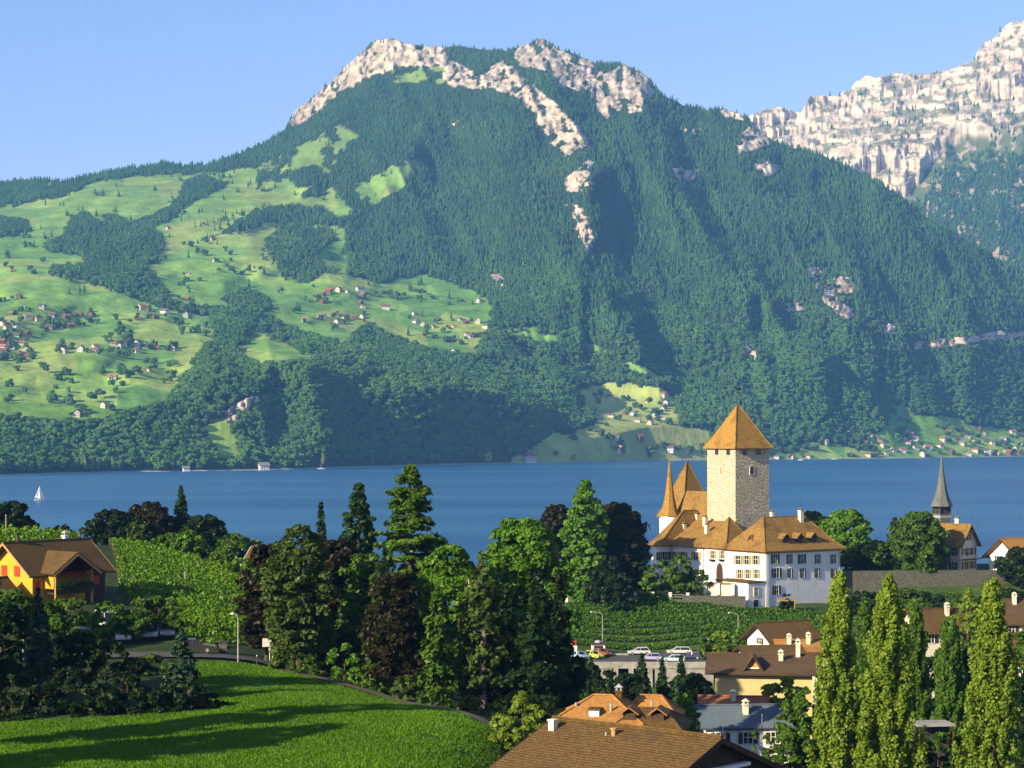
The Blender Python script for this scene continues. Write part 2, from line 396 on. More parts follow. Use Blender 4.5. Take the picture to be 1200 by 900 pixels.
colr = np.where(beach[..., None], np.array((.36, .34, .30)), colr)
colr[:, -3:] = (.03, .05, .02)
def grid_mesh(name, g, col, mat):
    n, m = g.shape[:2]; i = np.arange(n * m).reshape(n, m)
    q = np.stack([i[:-1, :-1], i[1:, :-1], i[1:, 1:], i[:-1, 1:]], -1).reshape(-1, 4)
    rgba = np.concatenate([col, np.ones(col.shape[:2] + (1,))], -1).reshape(-1, 4)
    return np_mesh(name, g.reshape(-1, 3), quads=q, mats=[mat], attrs={'cov': rgba}, smooth=True)
def land_mat(name, nsc=.02, bst=.6, bsc=.05, bd=6):
    t = NT(name); a = t.n('ShaderNodeAttribute', attribute_name='cov')
    f = t.rng(t.noise(nsc, 5), .3, .7, .72, 1.25)
    x = t.mix(1.0, a.outputs[0], (1, 1, 1), 'MULTIPLY'); t.l(f, x.node.inputs[7])
    t.bump(t.noise(bsc, 5), bst, bd)
    return t.set(x, .95, .1)
hill = link('mountain', grid_mesh('mountain', grid, colr, land_mat('mountain_land')))
tag(hill, 'wooded mountain with rocky crest and green hillside meadows across the lake', 'mountain', kind='structure')

# the pale limestone wall further back
CR = [(820, 150), (860, 142), (887, 132), (911, 126), (939, 130), (950, 113), (967, 111), (983, 113), (992, 106), (1013, 90), (1037, 88), (1060, 85), (1088, 85), (1107, 81), (1130, 76), (1144, 69), (1149, 53), (1167, 41), (1181, 27), (1200, 22), (1260, -4), (1320, 10), (1420, 30)]
cx_, cy2 = zip(*CR)
C2 = [(820, 260, 6700), (900, 260, 6700), (1000, 260, 6620), (1060, 260, 6550), (1100, 330, 6000), (1200, 340, 5900), (1420, 420, 5600), (820, 150, 7500), (900, 130, 7500), (1000, 100, 7420), (1100, 82, 7420), (1200, 22, 7480), (1260, 0, 7480), (1420, 30, 7300),
      (900, 165, 7330), (1000, 190, 6900), (1060, 225, 6750), (1100, 170, 6880), (1150, 140, 6900), (1200, 138, 6850), (1420, 140, 6800), (1100, 250, 6450), (1200, 230, 6500), (1420, 240, 6400), (1200, 300, 6100)]
cd = RBF([c[:2] for c in C2], [c[2] for c in C2], 1e-3)
NX2, NY2 = 420, 300
hx = np.linspace(830, 1400, NX2); ht = np.linspace(0, 1, NY2)
PX2 = np.repeat(hx[:, None], NY2, 1)
top2 = np.interp(hx, cx_, cy2)
PY2 = 430 * (1 - ht) + top2[:, None] * ht + (9 * (rig(hx / 13., hx * 0 + .5, 19, 3) - .55))[:, None] * ht ** 16
D2 = cd(PX2, PY2)
low = np.interp(PX2, [820, 1040, 1062, 1088, 1110, 1200, 1420], [260, 235, 226, 196, 166, 146, 150])
rocky = sstep(10, -8, PY2 - low + 18 * (fbm(PX2 / 14., PY2 / 14., 33, 3) - .5))
D2 = D2 - rocky * (420 * (fbm(PX2 / 75. + .008 * PY2, PY2 / 60., 61, 2) - .5) + 130 * (fbm(PX2 / 26. - PY2 / 50., PY2 / 30., 62, 2) - .5) + 60 * (fbm(PX2 / 10., PY2 / 9., 63, 3) - .5) + 34 * (rig(PX2 / 5. + PY2 / 40., PY2 / 18., 65, 3) - .5) + 14 * (fbm(PX2 / 3., PY2 / 3., 64, 2) - .5))
lay = (PY2 + .1 * PX2 + 10 * fbm(PX2 / 60., PY2 / 60., 67)) / 17.
fr = lay - np.floor(lay); D2 = D2 - rocky * 44 * (fr - .5) * (.4 + fbm(PX2 / 40., PY2 / 20., 66))
D2 = D2 - (1 - rocky) * (110 * (rig(PX2 / 60., PY2 / 90., 68, 3) - .5) + 40 * (fbm(PX2 / 18., PY2 / 18., 69) - .5))
D2 = rise(D2, .3)
g2 = world(PX2, PY2, D2)
bk = [g2[:, -1:].copy() for _ in range(2)]
for k, b in enumerate(bk): b[:, :, 1] += (60, 600)[k]; b[:, :, 2] -= (10, 700)[k]
g2f = np.concatenate([g2] + bk, 1)
inc2 = np.concatenate([np.diff(D2, axis=1), np.ones((NX2, 1))], 1)
ledge = sstep(2.6, 5.5, inc2) * (fbm(PX2 / 8., PY2 / 5., 83, 3) > .52)
tone = .35 + 1.15 * fbm(PX2 / 18., PY2 / 5., 81, 4)
rk = np.array((.60, .50, .39)) * tone[..., None]
rk = rk * (1 - .75 * ledge[..., None]) + .75 * ledge[..., None] * np.array((.10, .13, .05))
veg = np.where((fbm(PX2 / 9., PY2 / 7., 85, 3) > .60)[..., None], np.array((.33, .27, .20)), np.where((PY2 < low + 35)[..., None], np.array((.10, .13, .05)), np.array((.035, .06, .022))))
c2 = veg * (1 - rocky[..., None]) + rk * rocky[..., None]
c2 = np.concatenate([c2, c2[:, -1:], c2[:, -1:]], 1)
crag = link('limestone_mountain', grid_mesh('limestone_mountain', g2f, c2, land_mat('limestone', .012, .8, .03, 14)))
tag(crag, 'pale limestone cliffs rising behind the wooded mountain on the right', 'mountain', kind='structure')

# ---- the woods: real trees standing on the slopes, one mass each
def conifer_mesh(name, seed, mat, h=1.0):
    rg = random.Random(seed); v = []; f = []
    for k, (z0, z1, r) in enumerate([(.08, .42, .17), (.25, .62, .145), (.45, .80, .105), (.64, 1.0, .07)]):
        b = len(v); n = 8; ph = rg.random() * 6
        for i in range(n):
            rr = r * (1.15 if i % 2 else .68) * rg.uniform(.85, 1.15); t = ph + 2 * math.pi * i / n
            v.append((rr * math.cos(t), rr * math.sin(t), z0 + rg.uniform(-.025, .025)))
        v.append((rg.uniform(-.008, .008), rg.uniform(-.008, .008), z1))
        for i in range(n): f.append((b + i, b + (i + 1) % n, b + n))
    me = bpy.data.meshes.new(name); me.from_pydata(v, [], f); me.materials.append(mat); return me
def broad_mesh(name, seed, mat):
    rg = np.random.default_rng(seed); v = []; f = []
    import bmesh
    bm = bmesh.new()
    for k in range(11):
        m = Matrix.Translation((rg.uniform(-.27, .27), rg.uniform(-.27, .27), rg.uniform(.25, .82))) @ Matrix.Diagonal((*rg.uniform(.13, .25, 2), rg.uniform(.13, .24, 1)[0], 1))
        bmesh.ops.create_icosphere(bm, subdivisions=2, radius=1, matrix=m)
    for x in bm.verts: x.co += Vector(rg.uniform(-.07, .07, 3))
    me = bpy.data.meshes.new(name); bm.to_mesh(me); bm.free(); me.materials.append(mat); return me
def far_leaf(name, a, b):
    t = NT(name); at = t.n('ShaderNodeAttribute', attribute_name='tint', attribute_type='INSTANCER')
    return t.set(t.mix(at.outputs[2], a, b), .9, .08)
CON = far_leaf('far_spruce', (.022, .066, .020), (.06, .135, .035)); BRO = far_leaf('far_broadleaf', (.034, .092, .018), (.085, .175, .034))
src = [bpy.data.objects.new('forest_spruce', conifer_mesh('forest_spruce', s, CON)) for s in (1, 2, 3)] + [bpy.data.objects.new('forest_oak', broad_mesh('forest_oak', s, BRO)) for s in (4, 5, 6)]
def scatter(name, pts, scl, idx, tint, sources, label):
    n = len(pts); rg = np.random.default_rng(5)
    me = np_mesh(name, pts, attrs={'scl': scl, 'tint': tint, 'rot': np.c_[rg.normal(0, .03, n), rg.normal(0, .03, n), rg.uniform(0, 6.28, n)], 'idx': idx})
    o = link(name, me)
    ng = bpy.data.node_groups.new(name, 'GeometryNodeTree'); ng.interface.new_socket('Geometry', in_out='INPUT', socket_type='NodeSocketGeometry'); ng.interface.new_socket('Geometry', in_out='OUTPUT', socket_type='NodeSocketGeometry')
    N = ng.nodes; L = ng.links; i = N.new('NodeGroupInput'); u = N.new('NodeGroupOutput'); ip = N.new('GeometryNodeInstanceOnPoints'); jn = N.new('GeometryNodeJoinGeometry')
    for s in reversed(sources):
        oi = N.new('GeometryNodeObjectInfo'); oi.inputs[0].default_value = s; gi = N.new('GeometryNodeGeometryToInstance'); L.new(oi.outputs['Geometry'], gi.inputs[0]); L.new(gi.outputs[0], jn.inputs[0])
    def at(nm, ty):
        x = N.new('GeometryNodeInputNamedAttribute'); x.data_type = ty; x.inputs[0].default_value = nm; return x.outputs[0]
    L.new(i.outputs[0], ip.inputs['Points']); L.new(jn.outputs[0], ip.inputs['Instance']); ip.inputs['Pick Instance'].default_value = True
    L.new(at('idx', 'INT'), ip.inputs['Instance Index']); L.new(at('rot', 'FLOAT_VECTOR'), ip.inputs['Rotation']); L.new(at('scl', 'FLOAT_VECTOR'), ip.inputs['Scale'])
    L.new(ip.outputs[0], u.inputs[0])
    md = o.modifiers.new('scatter', 'NODES'); md.node_group = ng
    return tag(o, label, 'woodland', kind='stuff')
def face_points(g, px, py, covm, dens, seed):
    rg = np.random.default_rng(seed)
    a = g[:-1, :-1]; b = g[1:, :-1]; c = g[1:, 1:]; d = g[:-1, 1:]
    ar = .5 * np.linalg.norm(np.cross(c - a, d - b), axis=-1)
    # slopes are planted by their area on the map, eased on the steep
    e = ar * dens * covm[:-1, :-1]
    n = rg.poisson(e); ii, jj = np.nonzero(n); rep = n[ii, jj]; ii = np.repeat(ii, rep); jj = np.repeat(jj, rep)
    u = rg.random(len(ii)); v = rg.random(len(ii))
    pt = a[ii, jj] * ((1 - u) * (1 - v))[:, None] + b[ii, jj] * (u * (1 - v))[:, None] + c[ii, jj] * (u * v)[:, None] + d[ii, jj] * ((1 - u) * v)[:, None]
    return pt, px[ii, jj], py[ii, jj]
wood = (cov == 0) * 1.0
wood = wood + (cov == 1) * sstep(.70, .76, fbm(PXg / 10., PYg / 5., 44, 3)) * .3
wood[:, :3] *= 0.3
wood = wood + (cov == 2) * .05
pt, qx, qy = face_points(far_xyz, PXg, PYg, wood, 1 / 54., 3)
rg = np.random.default_rng(8)
zz = pt[:, 2]; n = len(pt)
cprob = np.clip((zz - 170) / 260 + .55 * (fbm(qx / 18., qy / 14., 61) - .5) * 2 + .12, .02, .97)
cprob = np.where((qx < 440) & (zz < 480) & (zz > 40), cprob * .45, cprob)
isc = rg.random(n) < cprob
idx = np.where(isc, rg.integers(0, 3, n), rg.integers(3, 6, n))
hh = np.where(isc, rg.uniform(11, 22, n), rg.uniform(7, 13.5, n)) * np.clip(1.05 - zz / 2600, .5, 1.1)
hp = hh / pt[:, 1] * F
keep = (cover(qx, qy - .85 * hp) == 0) & (cover(qx, qy - .4 * hp) == 0) | (cover(qx, qy) == 1) | (qy - hp < ridge_y(qx))
keep &= (cover(qx, qy) == 1) | (qy < shore_y(qx) - 1.5)
wd = np.where(isc, rg.uniform(1.0, 1.35, n), rg.uniform(.95, 1.35, n)) * hh
pt, qx, qy, isc, idx, hh, wd, zz = [a[keep] for a in (pt, qx, qy, isc, idx, hh, wd, zz)]; n = len(pt)
scl = np.c_[wd, wd, hh]; pt[:, 2] -= .6
tint = np.clip(.5 + 1.1 * (fbm(qx / 30., qy / 22., 72) - .5) + rg.normal(0, .2, n), 0, 1)
scatter('mountain_forest', pt, scl, idx, tint, src, 'dark spruce and beech woods covering the mountain across the lake')
w2 = (1 - rocky) * sstep(.35, .6, fbm(PX2 / 12., PY2 / 12., 87, 3) + np.clip((PY2 - low - 25) / 50, -.3, .4)) + rocky * ledge * .3
w2[PY2 < low - 2] *= .15
w2[PY2 > 330] = 0
pt2, q2x, q2y = face_points(g2, PX2, PY2, w2, 1 / 170., 4)
n2 = len(pt2); h2 = rg.uniform(14, 24, n2); w_ = h2 * rg.uniform(1, 1.4, n2)
scatter('cliff_forest', pt2, np.c_[w_, w_, h2], rg.integers(0, 3, n2), rg.random(n2), src[:3], 'sparse spruce woods below the pale limestone cliffs on the right')
print('forest trees', n, n2)

# lake
t = NT('lake_water')
wv = t.n('ShaderNodeTexNoise'); wv.inputs['Scale'].default_value = 1.0; wv.inputs['Detail'].default_value = 4; t.l(t.mapped((.10, .35, .3)), wv.inputs['Vector'])
big = t.n('ShaderNodeTexNoise'); big.inputs['Scale'].default_value = 1.0; big.inputs['Detail'].default_value = 3; t.l(t.mapped((.0012, .006, .01)), big.inputs['Vector'])
t.bump(wv.outputs[0], .9, 1.2)
wm = t.set(t.mix(t.rng(big.outputs[0], .38, .62, 0, 1), (.006, .075, .195), (.022, .12, .25)), .33, .2)
lake = MB().poly([(-3500, 60, 0), (3500, 60, 0), (3500, 5000, 0), (-3500, 5000, 0)], [(0, 1, 2, 3)]).build('lake', wm)
tag(lake, 'deep blue lake with light ripples below the mountain', 'lake', kind='structure')
# haze
t = NT('haze_air'); t.t.nodes.remove(t.b)
pv = t.n('ShaderNodeVolumePrincipled'); pv.inputs['Color'].default_value = (.20, .50, 1.0, 1); pv.inputs['Density'].default_value = 5.4e-5; pv.inputs['Anisotropy'].default_value = 0.0
t.l(pv.outputs[0], t.out.inputs['Volume'])
hz = MB().box(-5600, 5600, -60, 9000, -40, 1900).build('haze', t.m)
tag(hz, 'pale blue summer haze over the lake and mountains', 'haze', kind='stuff')
# ------------------------------------------------------------------ houses, trees and boats on the far shore
def fd(px, py):
    """distance of the far slope along the ray through (px, py)"""
    i = np.clip((px - gx[0]) / (gx[1] - gx[0]), 0, NX - 2); k = int(i); f = i - k
    a = [np.interp(-py, -PYg[j], Dg[j]) for j in (k, k + 1)]; return a[0] * (1 - f) + a[1] * f
FW = dict(white=noisy('far_white_wall', (.54, .52, .48), (.64, .62, .58), .3), cream=noisy('far_cream_wall', (.55, .48, .36), (.64, .57, .44), .3), brown=noisy('far_timber_wall', (.12, .065, .03), (.18, .10, .05), .3))
FR = dict(red=noisy('far_red_roof', (.24, .09, .05), (.31, .13, .07), .3), orange=noisy('far_orange_roof', (.32, .14, .06), (.39, .19, .085), .3), brown=noisy('far_brown_roof', (.15, .085, .05), (.20, .12, .07), .3), grey=noisy('far_grey_roof', (.17, .165, .16), (.23, .22, .21), .3))
FPANE = noisy('far_window', (.03, .035, .04), (.05, .055, .06), .3, .4)
hcache = {}
def far_house_meshes(wall, roof, sh):
    if (wall, roof, sh) in hcache: return hcache[wall, roof, sh]
    L, W_, H, rs = ((11, 9, 5.2, 3.2), (14, 10, 6.2, 3.4), (8, 7, 3.4, 2.6))[sh]; b = MB(); y = W_ / 2; x = L / 2
    b.poly([(-x, -y, -4), (x, -y, -4), (x, y, -4), (-x, y, -4), (-x, -y, H), (x, -y, H), (x, y, H), (-x, y, H), (-x, 0, H + rs), (x, 0, H + rs)], [(0, 1, 5, 4), (1, 2, 6, 9, 5), (2, 3, 7, 6), (3, 0, 4, 8, 7)])
    r = MB(); e = y + 1.3; dz = rs / y * 1.3
    for s in (-1, 1): r.slab([(-x - 1.2, s * e, H - dz + .2), (x + 1.2, s * e, H - dz + .2), (x + 1.2, 0, H + rs + .2), (-x - 1.2, 0, H + rs + .2)][::s * -1], .3)
    p = b
    for z in ((1.6, 4.2) if H > 4 else (1.7,)):
        for q in (-.3, 0, .3): p.box(L * q - .55, L * q + .55, -y - .06, -y + .02, z - .6, z + .6, 1); p.box(-x - .06, -x + .02, W_ * q - .5, W_ * q + .5, z - .6, z + .6, 1)
    me = []
    for m_, mats in ((b, [FW[wall], FPANE]), (r, FR[roof])):
        o = m_.build('house', mats); me.append(o.data); bpy.data.objects.remove(o)
    hcache[wall, roof, sh] = me; return me
HC = {
 'upper left hamlet': [(23, 348), (27, 359), (49, 360), (13, 367), (32, 372), (20, 382), (52, 383), (33, 393), (78, 372), (93, 369), (83, 382), (4, 380), (45, 375), (60, 370), (107, 370)],
 'orange-roofed left edge hamlet': [(6, 403), (9, 415), (25, 402), (15, 408), (2, 412), (30, 410)],
 'pale row beside upper hamlet': [(160, 373), (182, 372), (173, 363), (193, 366), (217, 369), (166, 361)],
 'lower left meadow farms': [(75, 412), (95, 410), (110, 411), (144, 403), (162, 404), (183, 408), (203, 409), (132, 444), (123, 476), (90, 486), (175, 434), (203, 427)],
 'upper meadow barns': [(215, 248), (239, 262), (248, 280), (277, 272), (290, 269), (297, 313), (220, 320), (36, 287), (20, 275), (15, 317), (197, 267), (252, 305), (220, 350), (320, 392)],
 'hamlet above foothill wood': [(385, 342), (393, 367), (357, 375), (373, 348), (397, 340), (395, 377), (403, 373), (415, 372), (425, 371), (378, 345), (452, 361), (413, 417)],
 'central meadow farms': [(547, 378), (560, 377), (548, 392), (533, 412), (562, 353), (495, 380), (508, 383), (575, 443)],
 'bay meadow hamlet': [(700, 468), (715, 466), (698, 488), (747, 493), (762, 496), (777, 480), (777, 490), (758, 470), (777, 463), (780, 473), (750, 513), (728, 527), (760, 527), (785, 527), (770, 490), (733, 484), (805, 527)],
 'tower-side lake village': [(982, 500), (993, 507), (967, 518), (1015, 520), (1030, 515), (1020, 511), (1000, 533), (1027, 533), (1047, 527), (1058, 528), (1073, 525), (1087, 525), (927, 536), (947, 535), (910, 536), (1055, 493), (1067, 510), (1060, 503), (1072, 515), (1090, 522)],
 'spire-side lake village': [(1112, 507), (1122, 515), (1128, 520), (1143, 517), (1153, 507), (1162, 519), (1167, 530), (1177, 528), (1187, 507), (1188, 490), (1197, 510), (1196, 520), (1135, 532), (1143, 528), (1115, 530), (1105, 515), (1157, 530), (1183, 531), (1195, 530), (1130, 510), (1148, 502), (1176, 515)]}
ORDL = ['leftmost', 'second', 'third', 'fourth', 'fifth', 'sixth', 'seventh', 'eighth', 'ninth', 'tenth', 'eleventh', 'twelfth', 'thirteenth', 'fourteenth', 'fifteenth', 'sixteenth', 'seventeenth', 'eighteenth', 'nineteenth', 'twentieth', 'twenty-first', 'twenty-second', 'twenty-third', 'twenty-fourth', 'twenty-fifth', 'twenty-sixth']
rh = random.Random(12); tree_sites = []
def more(cl, n, x0, x1, y0, y1):
    k = 0
    while k < n:
        p = (rh.uniform(x0, x1), rh.uniform(y0, y1))
        if min(abs(p[0] - q[0]) + 1.3 * abs(p[1] - q[1]) for q in HC[cl]) > 5.5 or rh.random() < .02: HC[cl].append(p); k += 1
more('upper left hamlet', 7, 0, 118, 362, 396); more('orange-roofed left edge hamlet', 6, 0, 34, 400, 418); more('lower left meadow farms', 6, 60, 205, 403, 416); more('hamlet above foothill wood', 8, 360, 428, 340, 380); more('central meadow farms', 8, 485, 570, 366, 400); more('bay meadow hamlet', 6, 690, 812, 470, 532); more('tower-side lake village', 6, 960, 1092, 500, 534); more('spire-side lake village', 4, 1100, 1200, 500, 532)
for cl, ps in HC.items():
    barn = 'barn' in cl
    for k, (px, py) in enumerate(sorted(ps)):
        py = min(py + 1.5, shore_y(px) - 1.3); d = fd(px, py); q = P(px, py, d)
        wall = rh.choice(['white', 'cream', 'brown', 'white'] if not barn else ['brown', 'brown', 'cream']); roof = rh.choice(['red', 'orange', 'brown', 'grey', 'red', 'brown'] if 'village' in cl or 'hamlet' in cl else ['brown', 'red', 'orange']); sh = rh.choice([0, 0, 1, 2]) if not barn else 2
        if cl.startswith('row of pale'): wall = 'white'
        if 'orange' in cl: roof = 'orange'
        nm = 'barn' if sh == 2 and barn else 'house'
        me = far_house_meshes(wall, roof, sh); wl = {'brown': 'dark timber'}.get(wall, wall)
        c = thing('hillside_' + nm, f'{wl} {nm} with {roof} roof, {ORDL[k]}{" from left" if k else ""} in the {cl}', nm, tuple(q), rh.uniform(-.9, .9) + rh.choice([0, 1.57]), cl)
        s = rh.uniform(.72, 1.02) * (1.12 if d > 4000 else 1); c.scale = (s, s, s)
        for n_, m_ in zip(('wall', 'roof'), me): link(n_, m_, c)
        for _ in range(2):
            if rh.random() < .62: tree_sites.append((px + rh.uniform(-9, 9), py + rh.uniform(-3, 5), 'village', cl))
HEDGE = [[(207, 260), (240, 250)], [(230, 267), (293, 251)], [(217, 288), (252, 304)], [(7, 313), (47, 323)], [(57, 320), (103, 335)], [(127, 443), (150, 458)], [(153, 443), (187, 430)], [(67, 470), (100, 487)], [(107, 473), (140, 457)], [(60, 385), (118, 378)], [(0, 425), (40, 415)], [(240, 300), (276, 308)], [(255, 318), (300, 322)], [(270, 300), (272, 318)], [(440, 345), (480, 350)], [(486, 340), (530, 360)], [(500, 395), (545, 405)], [(690, 505), (740, 530)], [(730, 470), (790, 500)], [(765, 515), (800, 533)], [(900, 530), (960, 527)], [(1000, 525), (1045, 534)], [(1090, 500), (1140, 507)], [(855, 527), (905, 533)], [(350, 150), (392, 176)], [(300, 215), (345, 208)], [(150, 400), (150, 430)]]
for hl in HEDGE:
    a, b = np.array(hl[0]), np.array(hl[1]); n_ = max(3, int(np.linalg.norm(b - a) / 6.5))
    for i in range(n_): p = a + (b - a) * (i + rh.uniform(-.4, .4)) / n_; tree_sites.append((p[0], p[1] + rh.uniform(-1.5, 1.5), 'hedge', ''))
FARB = noisy('far_tree_leaves', (.028, .075, .018), (.06, .125, .03), .12, .9)
fbm_ = [broad_mesh('meadow_tree', s, FARB) for s in (21, 22, 23)]; ffm = [conifer_mesh('meadow_spruce', 24, FARB)]
for px, py, kind, cl in (tree_sites if len(tree_sites) < 300 else rh.sample(tree_sites, 298)):
    py = min(py, shore_y(px) - 1.0)
    if px < -3 or px > 1203: continue
    d = fd(px, py); q = P(px, py, d); h = rh.uniform(7, 14) * (1.1 if kind == 'hedge' else .85)
    con = py < 270; o = link('meadow_spruce' if con else 'meadow_tree', rh.choice(ffm if con else fbm_), None, (q[0], q[1], q[2] - .8), rh.uniform(0, 6.28)); o.scale = (h * rh.uniform(.9, 1.3), h * rh.uniform(.9, 1.3), h * (1.5 if con else 1))
    if kind == 'village': tag(o, 'small round tree standing among the ' + cl if not con else 'small dark spruce near the ' + cl, 'tree', 'trees around ' + cl)
    else: tag(o, 'dark round tree in a loose line across the meadows over the lake' if not con else 'small spruce in a loose line on the highest meadows', 'tree', 'trees lining the far meadows' if not con else 'spruces lining the high meadows')
# shore poplars and pale trees
popm = broad_mesh('shore_poplar', 31, noisy('far_poplar_leaves', (.10, .15, .035), (.15, .20, .05), .1, .9)); yelm = broad_mesh('pale_tree', 32, noisy('far_pale_leaves', (.26, .27, .06), (.34, .34, .09), .1, .9))
for k, (px, h) in enumerate(((100, 20), (108, 18), (115, 18), (132, 19), (379, 21), (437, 17), (506, 22))):
    d = fd(px, shore_y(px) - 1.2); q = P(px, shore_y(px) - 1.2, d - 12); o = link('shore_poplar', popm, None, (q[0], q[1], .3)); o.scale = (4.6, 4.6, h)
    tag(o, ['leftmost slim poplar of the four on the far left shore', 'second slim poplar of the four on the far left shore', 'third slim poplar of the four on the far left shore', 'rightmost slim poplar of the four on the far left shore', 'single slim poplar on the far shore above the grove spruces', 'single slim poplar on the far shore left of the cedar top', 'single slim poplar on the far shore right of the cedar top'][k], 'tree', 'slim poplars on the far shore')
for px, py, h, lab in ((572, 543, 17, 'pale yellow tree on the far shore left of the white lakeside villa'), (672, 541, 13, 'pale yellow tree on the far shore right of the white lakeside villa')):
    d = fd(px, shore_y(px) - 1.5); q = P(px, shore_y(px) - 1.5, d - 8); o = link('pale_tree', yelm, None, (q[0], q[1], q[2])); o.scale = (h * .8, h * .8, h); tag(o, lab, 'tree')
q = P(620, 541, fd(620, 541)); c = thing('lakeside_villa', 'white lakeside villa with tall red-brown pyramid roof on the far shore', 'villa', tuple(q), .5)
w_ = MB().box(-9, 9, -7, 7, -4, 9); b = MB(); b.poly([(-10.5, -8.5, 8.8), (10.5, -8.5, 8.8), (10.5, 8.5, 8.8), (-10.5, 8.5, 8.8), (-3, 0, 17), (3, 0, 17)], [(3, 2, 1, 0), (0, 1, 5, 4), (1, 2, 5), (2, 3, 4, 5), (3, 0, 4)]); b.build('roof', FR['red'], c)
for z in (2.5, 6):
    for x in (-6, -2, 2, 6): w_.box(x - .7, x + .7, -7.07, -6.9, z - 1, z + 1, 1)
w_.build('wall', [FW['white'], FPANE], c); MB().cyl((0, 0, 16.5), (0, 0, 21), .4, .1).build('finial', FR['grey'], c)
for px, lab in ((309, 'white boathouse with grey roof on the far shore below the foothill'), (218, 'small white boathouse on the far left shore')):
    d = fd(px, shore_y(px) - 1); q = P(px, shore_y(px) - .8, d - 15); me = far_house_meshes('white', 'grey', 0); c = thing('boathouse', lab, 'boathouse', (q[0], q[1], 1.0), .4); c.scale = (1.1,) * 3 if px == 309 else (.7,) * 3
    for n_, m_ in zip(('wall', 'roof'), me): link(n_, m_, c)
# boats
SAIL = noisy('white_sail', (.78, .78, .76), (.84, .84, .82), .5); HULL = noisy('boat_hull', (.70, .70, .68), (.78, .78, .76), .5, .4)
def boat(label, px, py, s, rz, sails):
    d = CZ * F / (py - HY); q = P(px, py, d); c = thing('sailboat' if sails else 'moored_boat', label, 'sailboat' if sails else 'boat', (q[0], q[1], 0), rz); c.scale = (s,) * 3
    b = MB(); sec = [(-3.6, .75, .75), (-1.5, 1.05, .75), (1.2, .95, .8), (3.0, .45, .95), (3.9, .03, 1.05)]; pts = []
    for x, w, z in sec: pts += [(x, -w, z), (x, -w * .6, -.2), (x, w * .6, -.2), (x, w, z)]
    fs = [(4 * k + i, 4 * k + i + 4, 4 * k + (i + 1) % 4 + 4, 4 * k + (i + 1) % 4) for k in range(4) for i in range(4)] + [(0, 1, 2, 3)]
    b.poly(pts, fs).build('hull', HULL, c); MB().cyl((.4, 0, .6), (.4, 0, 10.4), .08, .05).build('mast', METAL if 'METAL' in globals() else HULL, c); MB().box(-1.6, .9, -.6, .6, .76, 1.15).build('cabin', HULL, c)
    if sails:
        for nm, tri in (('mainsail', [(.3, 0, 1.5), (-3.3, .5, 1.6), (.3, 0, 10.2)]), ('jib', [(.55, 0, 9.0), (3.7, 0, 1.3), (.9, -.6, 1.5)])):
            A, B, C_ = [np.array(p) for p in tri]; g = [[A * (1 - u) + (B * (1 - v) + C_ * v) * u + np.array((0, .55 * math.sin(math.pi * u) * math.sin(math.pi * v), 0)) for v in np.linspace(0, 1, 6)] for u in np.linspace(.02, 1, 6)]
            ob = MB().poly([tuple(p) for r in g for p in r], [(6 * i + j, 6 * i + j + 1, 6 * i + j + 7, 6 * i + j + 6) for i in range(5) for j in range(5)]).build(nm, SAIL, c, smooth=True); md = ob.modifiers.new('cloth', 'SOLIDIFY'); md.thickness = .04
boat('small white sailboat under full sail far out on the left of the lake', 46, 586.5, 1.02, R(25), True)
boat('small white boat moored off the far shore right of the tower', 978, 538.3, 1.5, R(10), False); boat('small white boat off the far shore close right of the tower', 938, 539.4, 1.3, R(-15), False); boat('small white boat off the far shore below the foothill', 376, 549.6, 1.3, R(5), False)
# ------------------------------------------------------------------ near ground
GP = []
def gp(px, d, z): GP.append(((px - 600) / F * d, d, z))
def gpy(px, py, d): GP.append(tuple(P(px, py, d)))
for px in (-400, 0, 400, 800, 1200, 1600): gp(px, 30, 36)
for a in [(-600, 900, 134), (-200, 900, 134), (0, 900, 134), (300, 900, 136), (540, 900, 140), (300, 776, 210), (590, 858, 165), (480, 828, 182), (400, 803, 195), (0, 850, 165), (-300, 850, 165), (180, 838, 168), (150, 800, 190),
          (60, 770, 214), (200, 770, 214), (-300, 770, 214), (100, 752, 230), (250, 746, 233), (200, 700, 275), (290, 692, 290), (160, 645, 330), (240, 660, 335), (50, 632, 330), (-200, 632, 330), (60, 702, 258), (-200, 700, 258), (210, 652, 350),
          (330, 785, 214), (450, 803, 205), (560, 832, 195), (645, 854, 184), (897, 713, 449), (985, 708, 462), (670, 752, 410), (820, 752, 410), (970, 756, 405), (680, 710, 450), (860, 707, 452), (760, 693, 466), (680, 695, 462)]: gpy(*a)
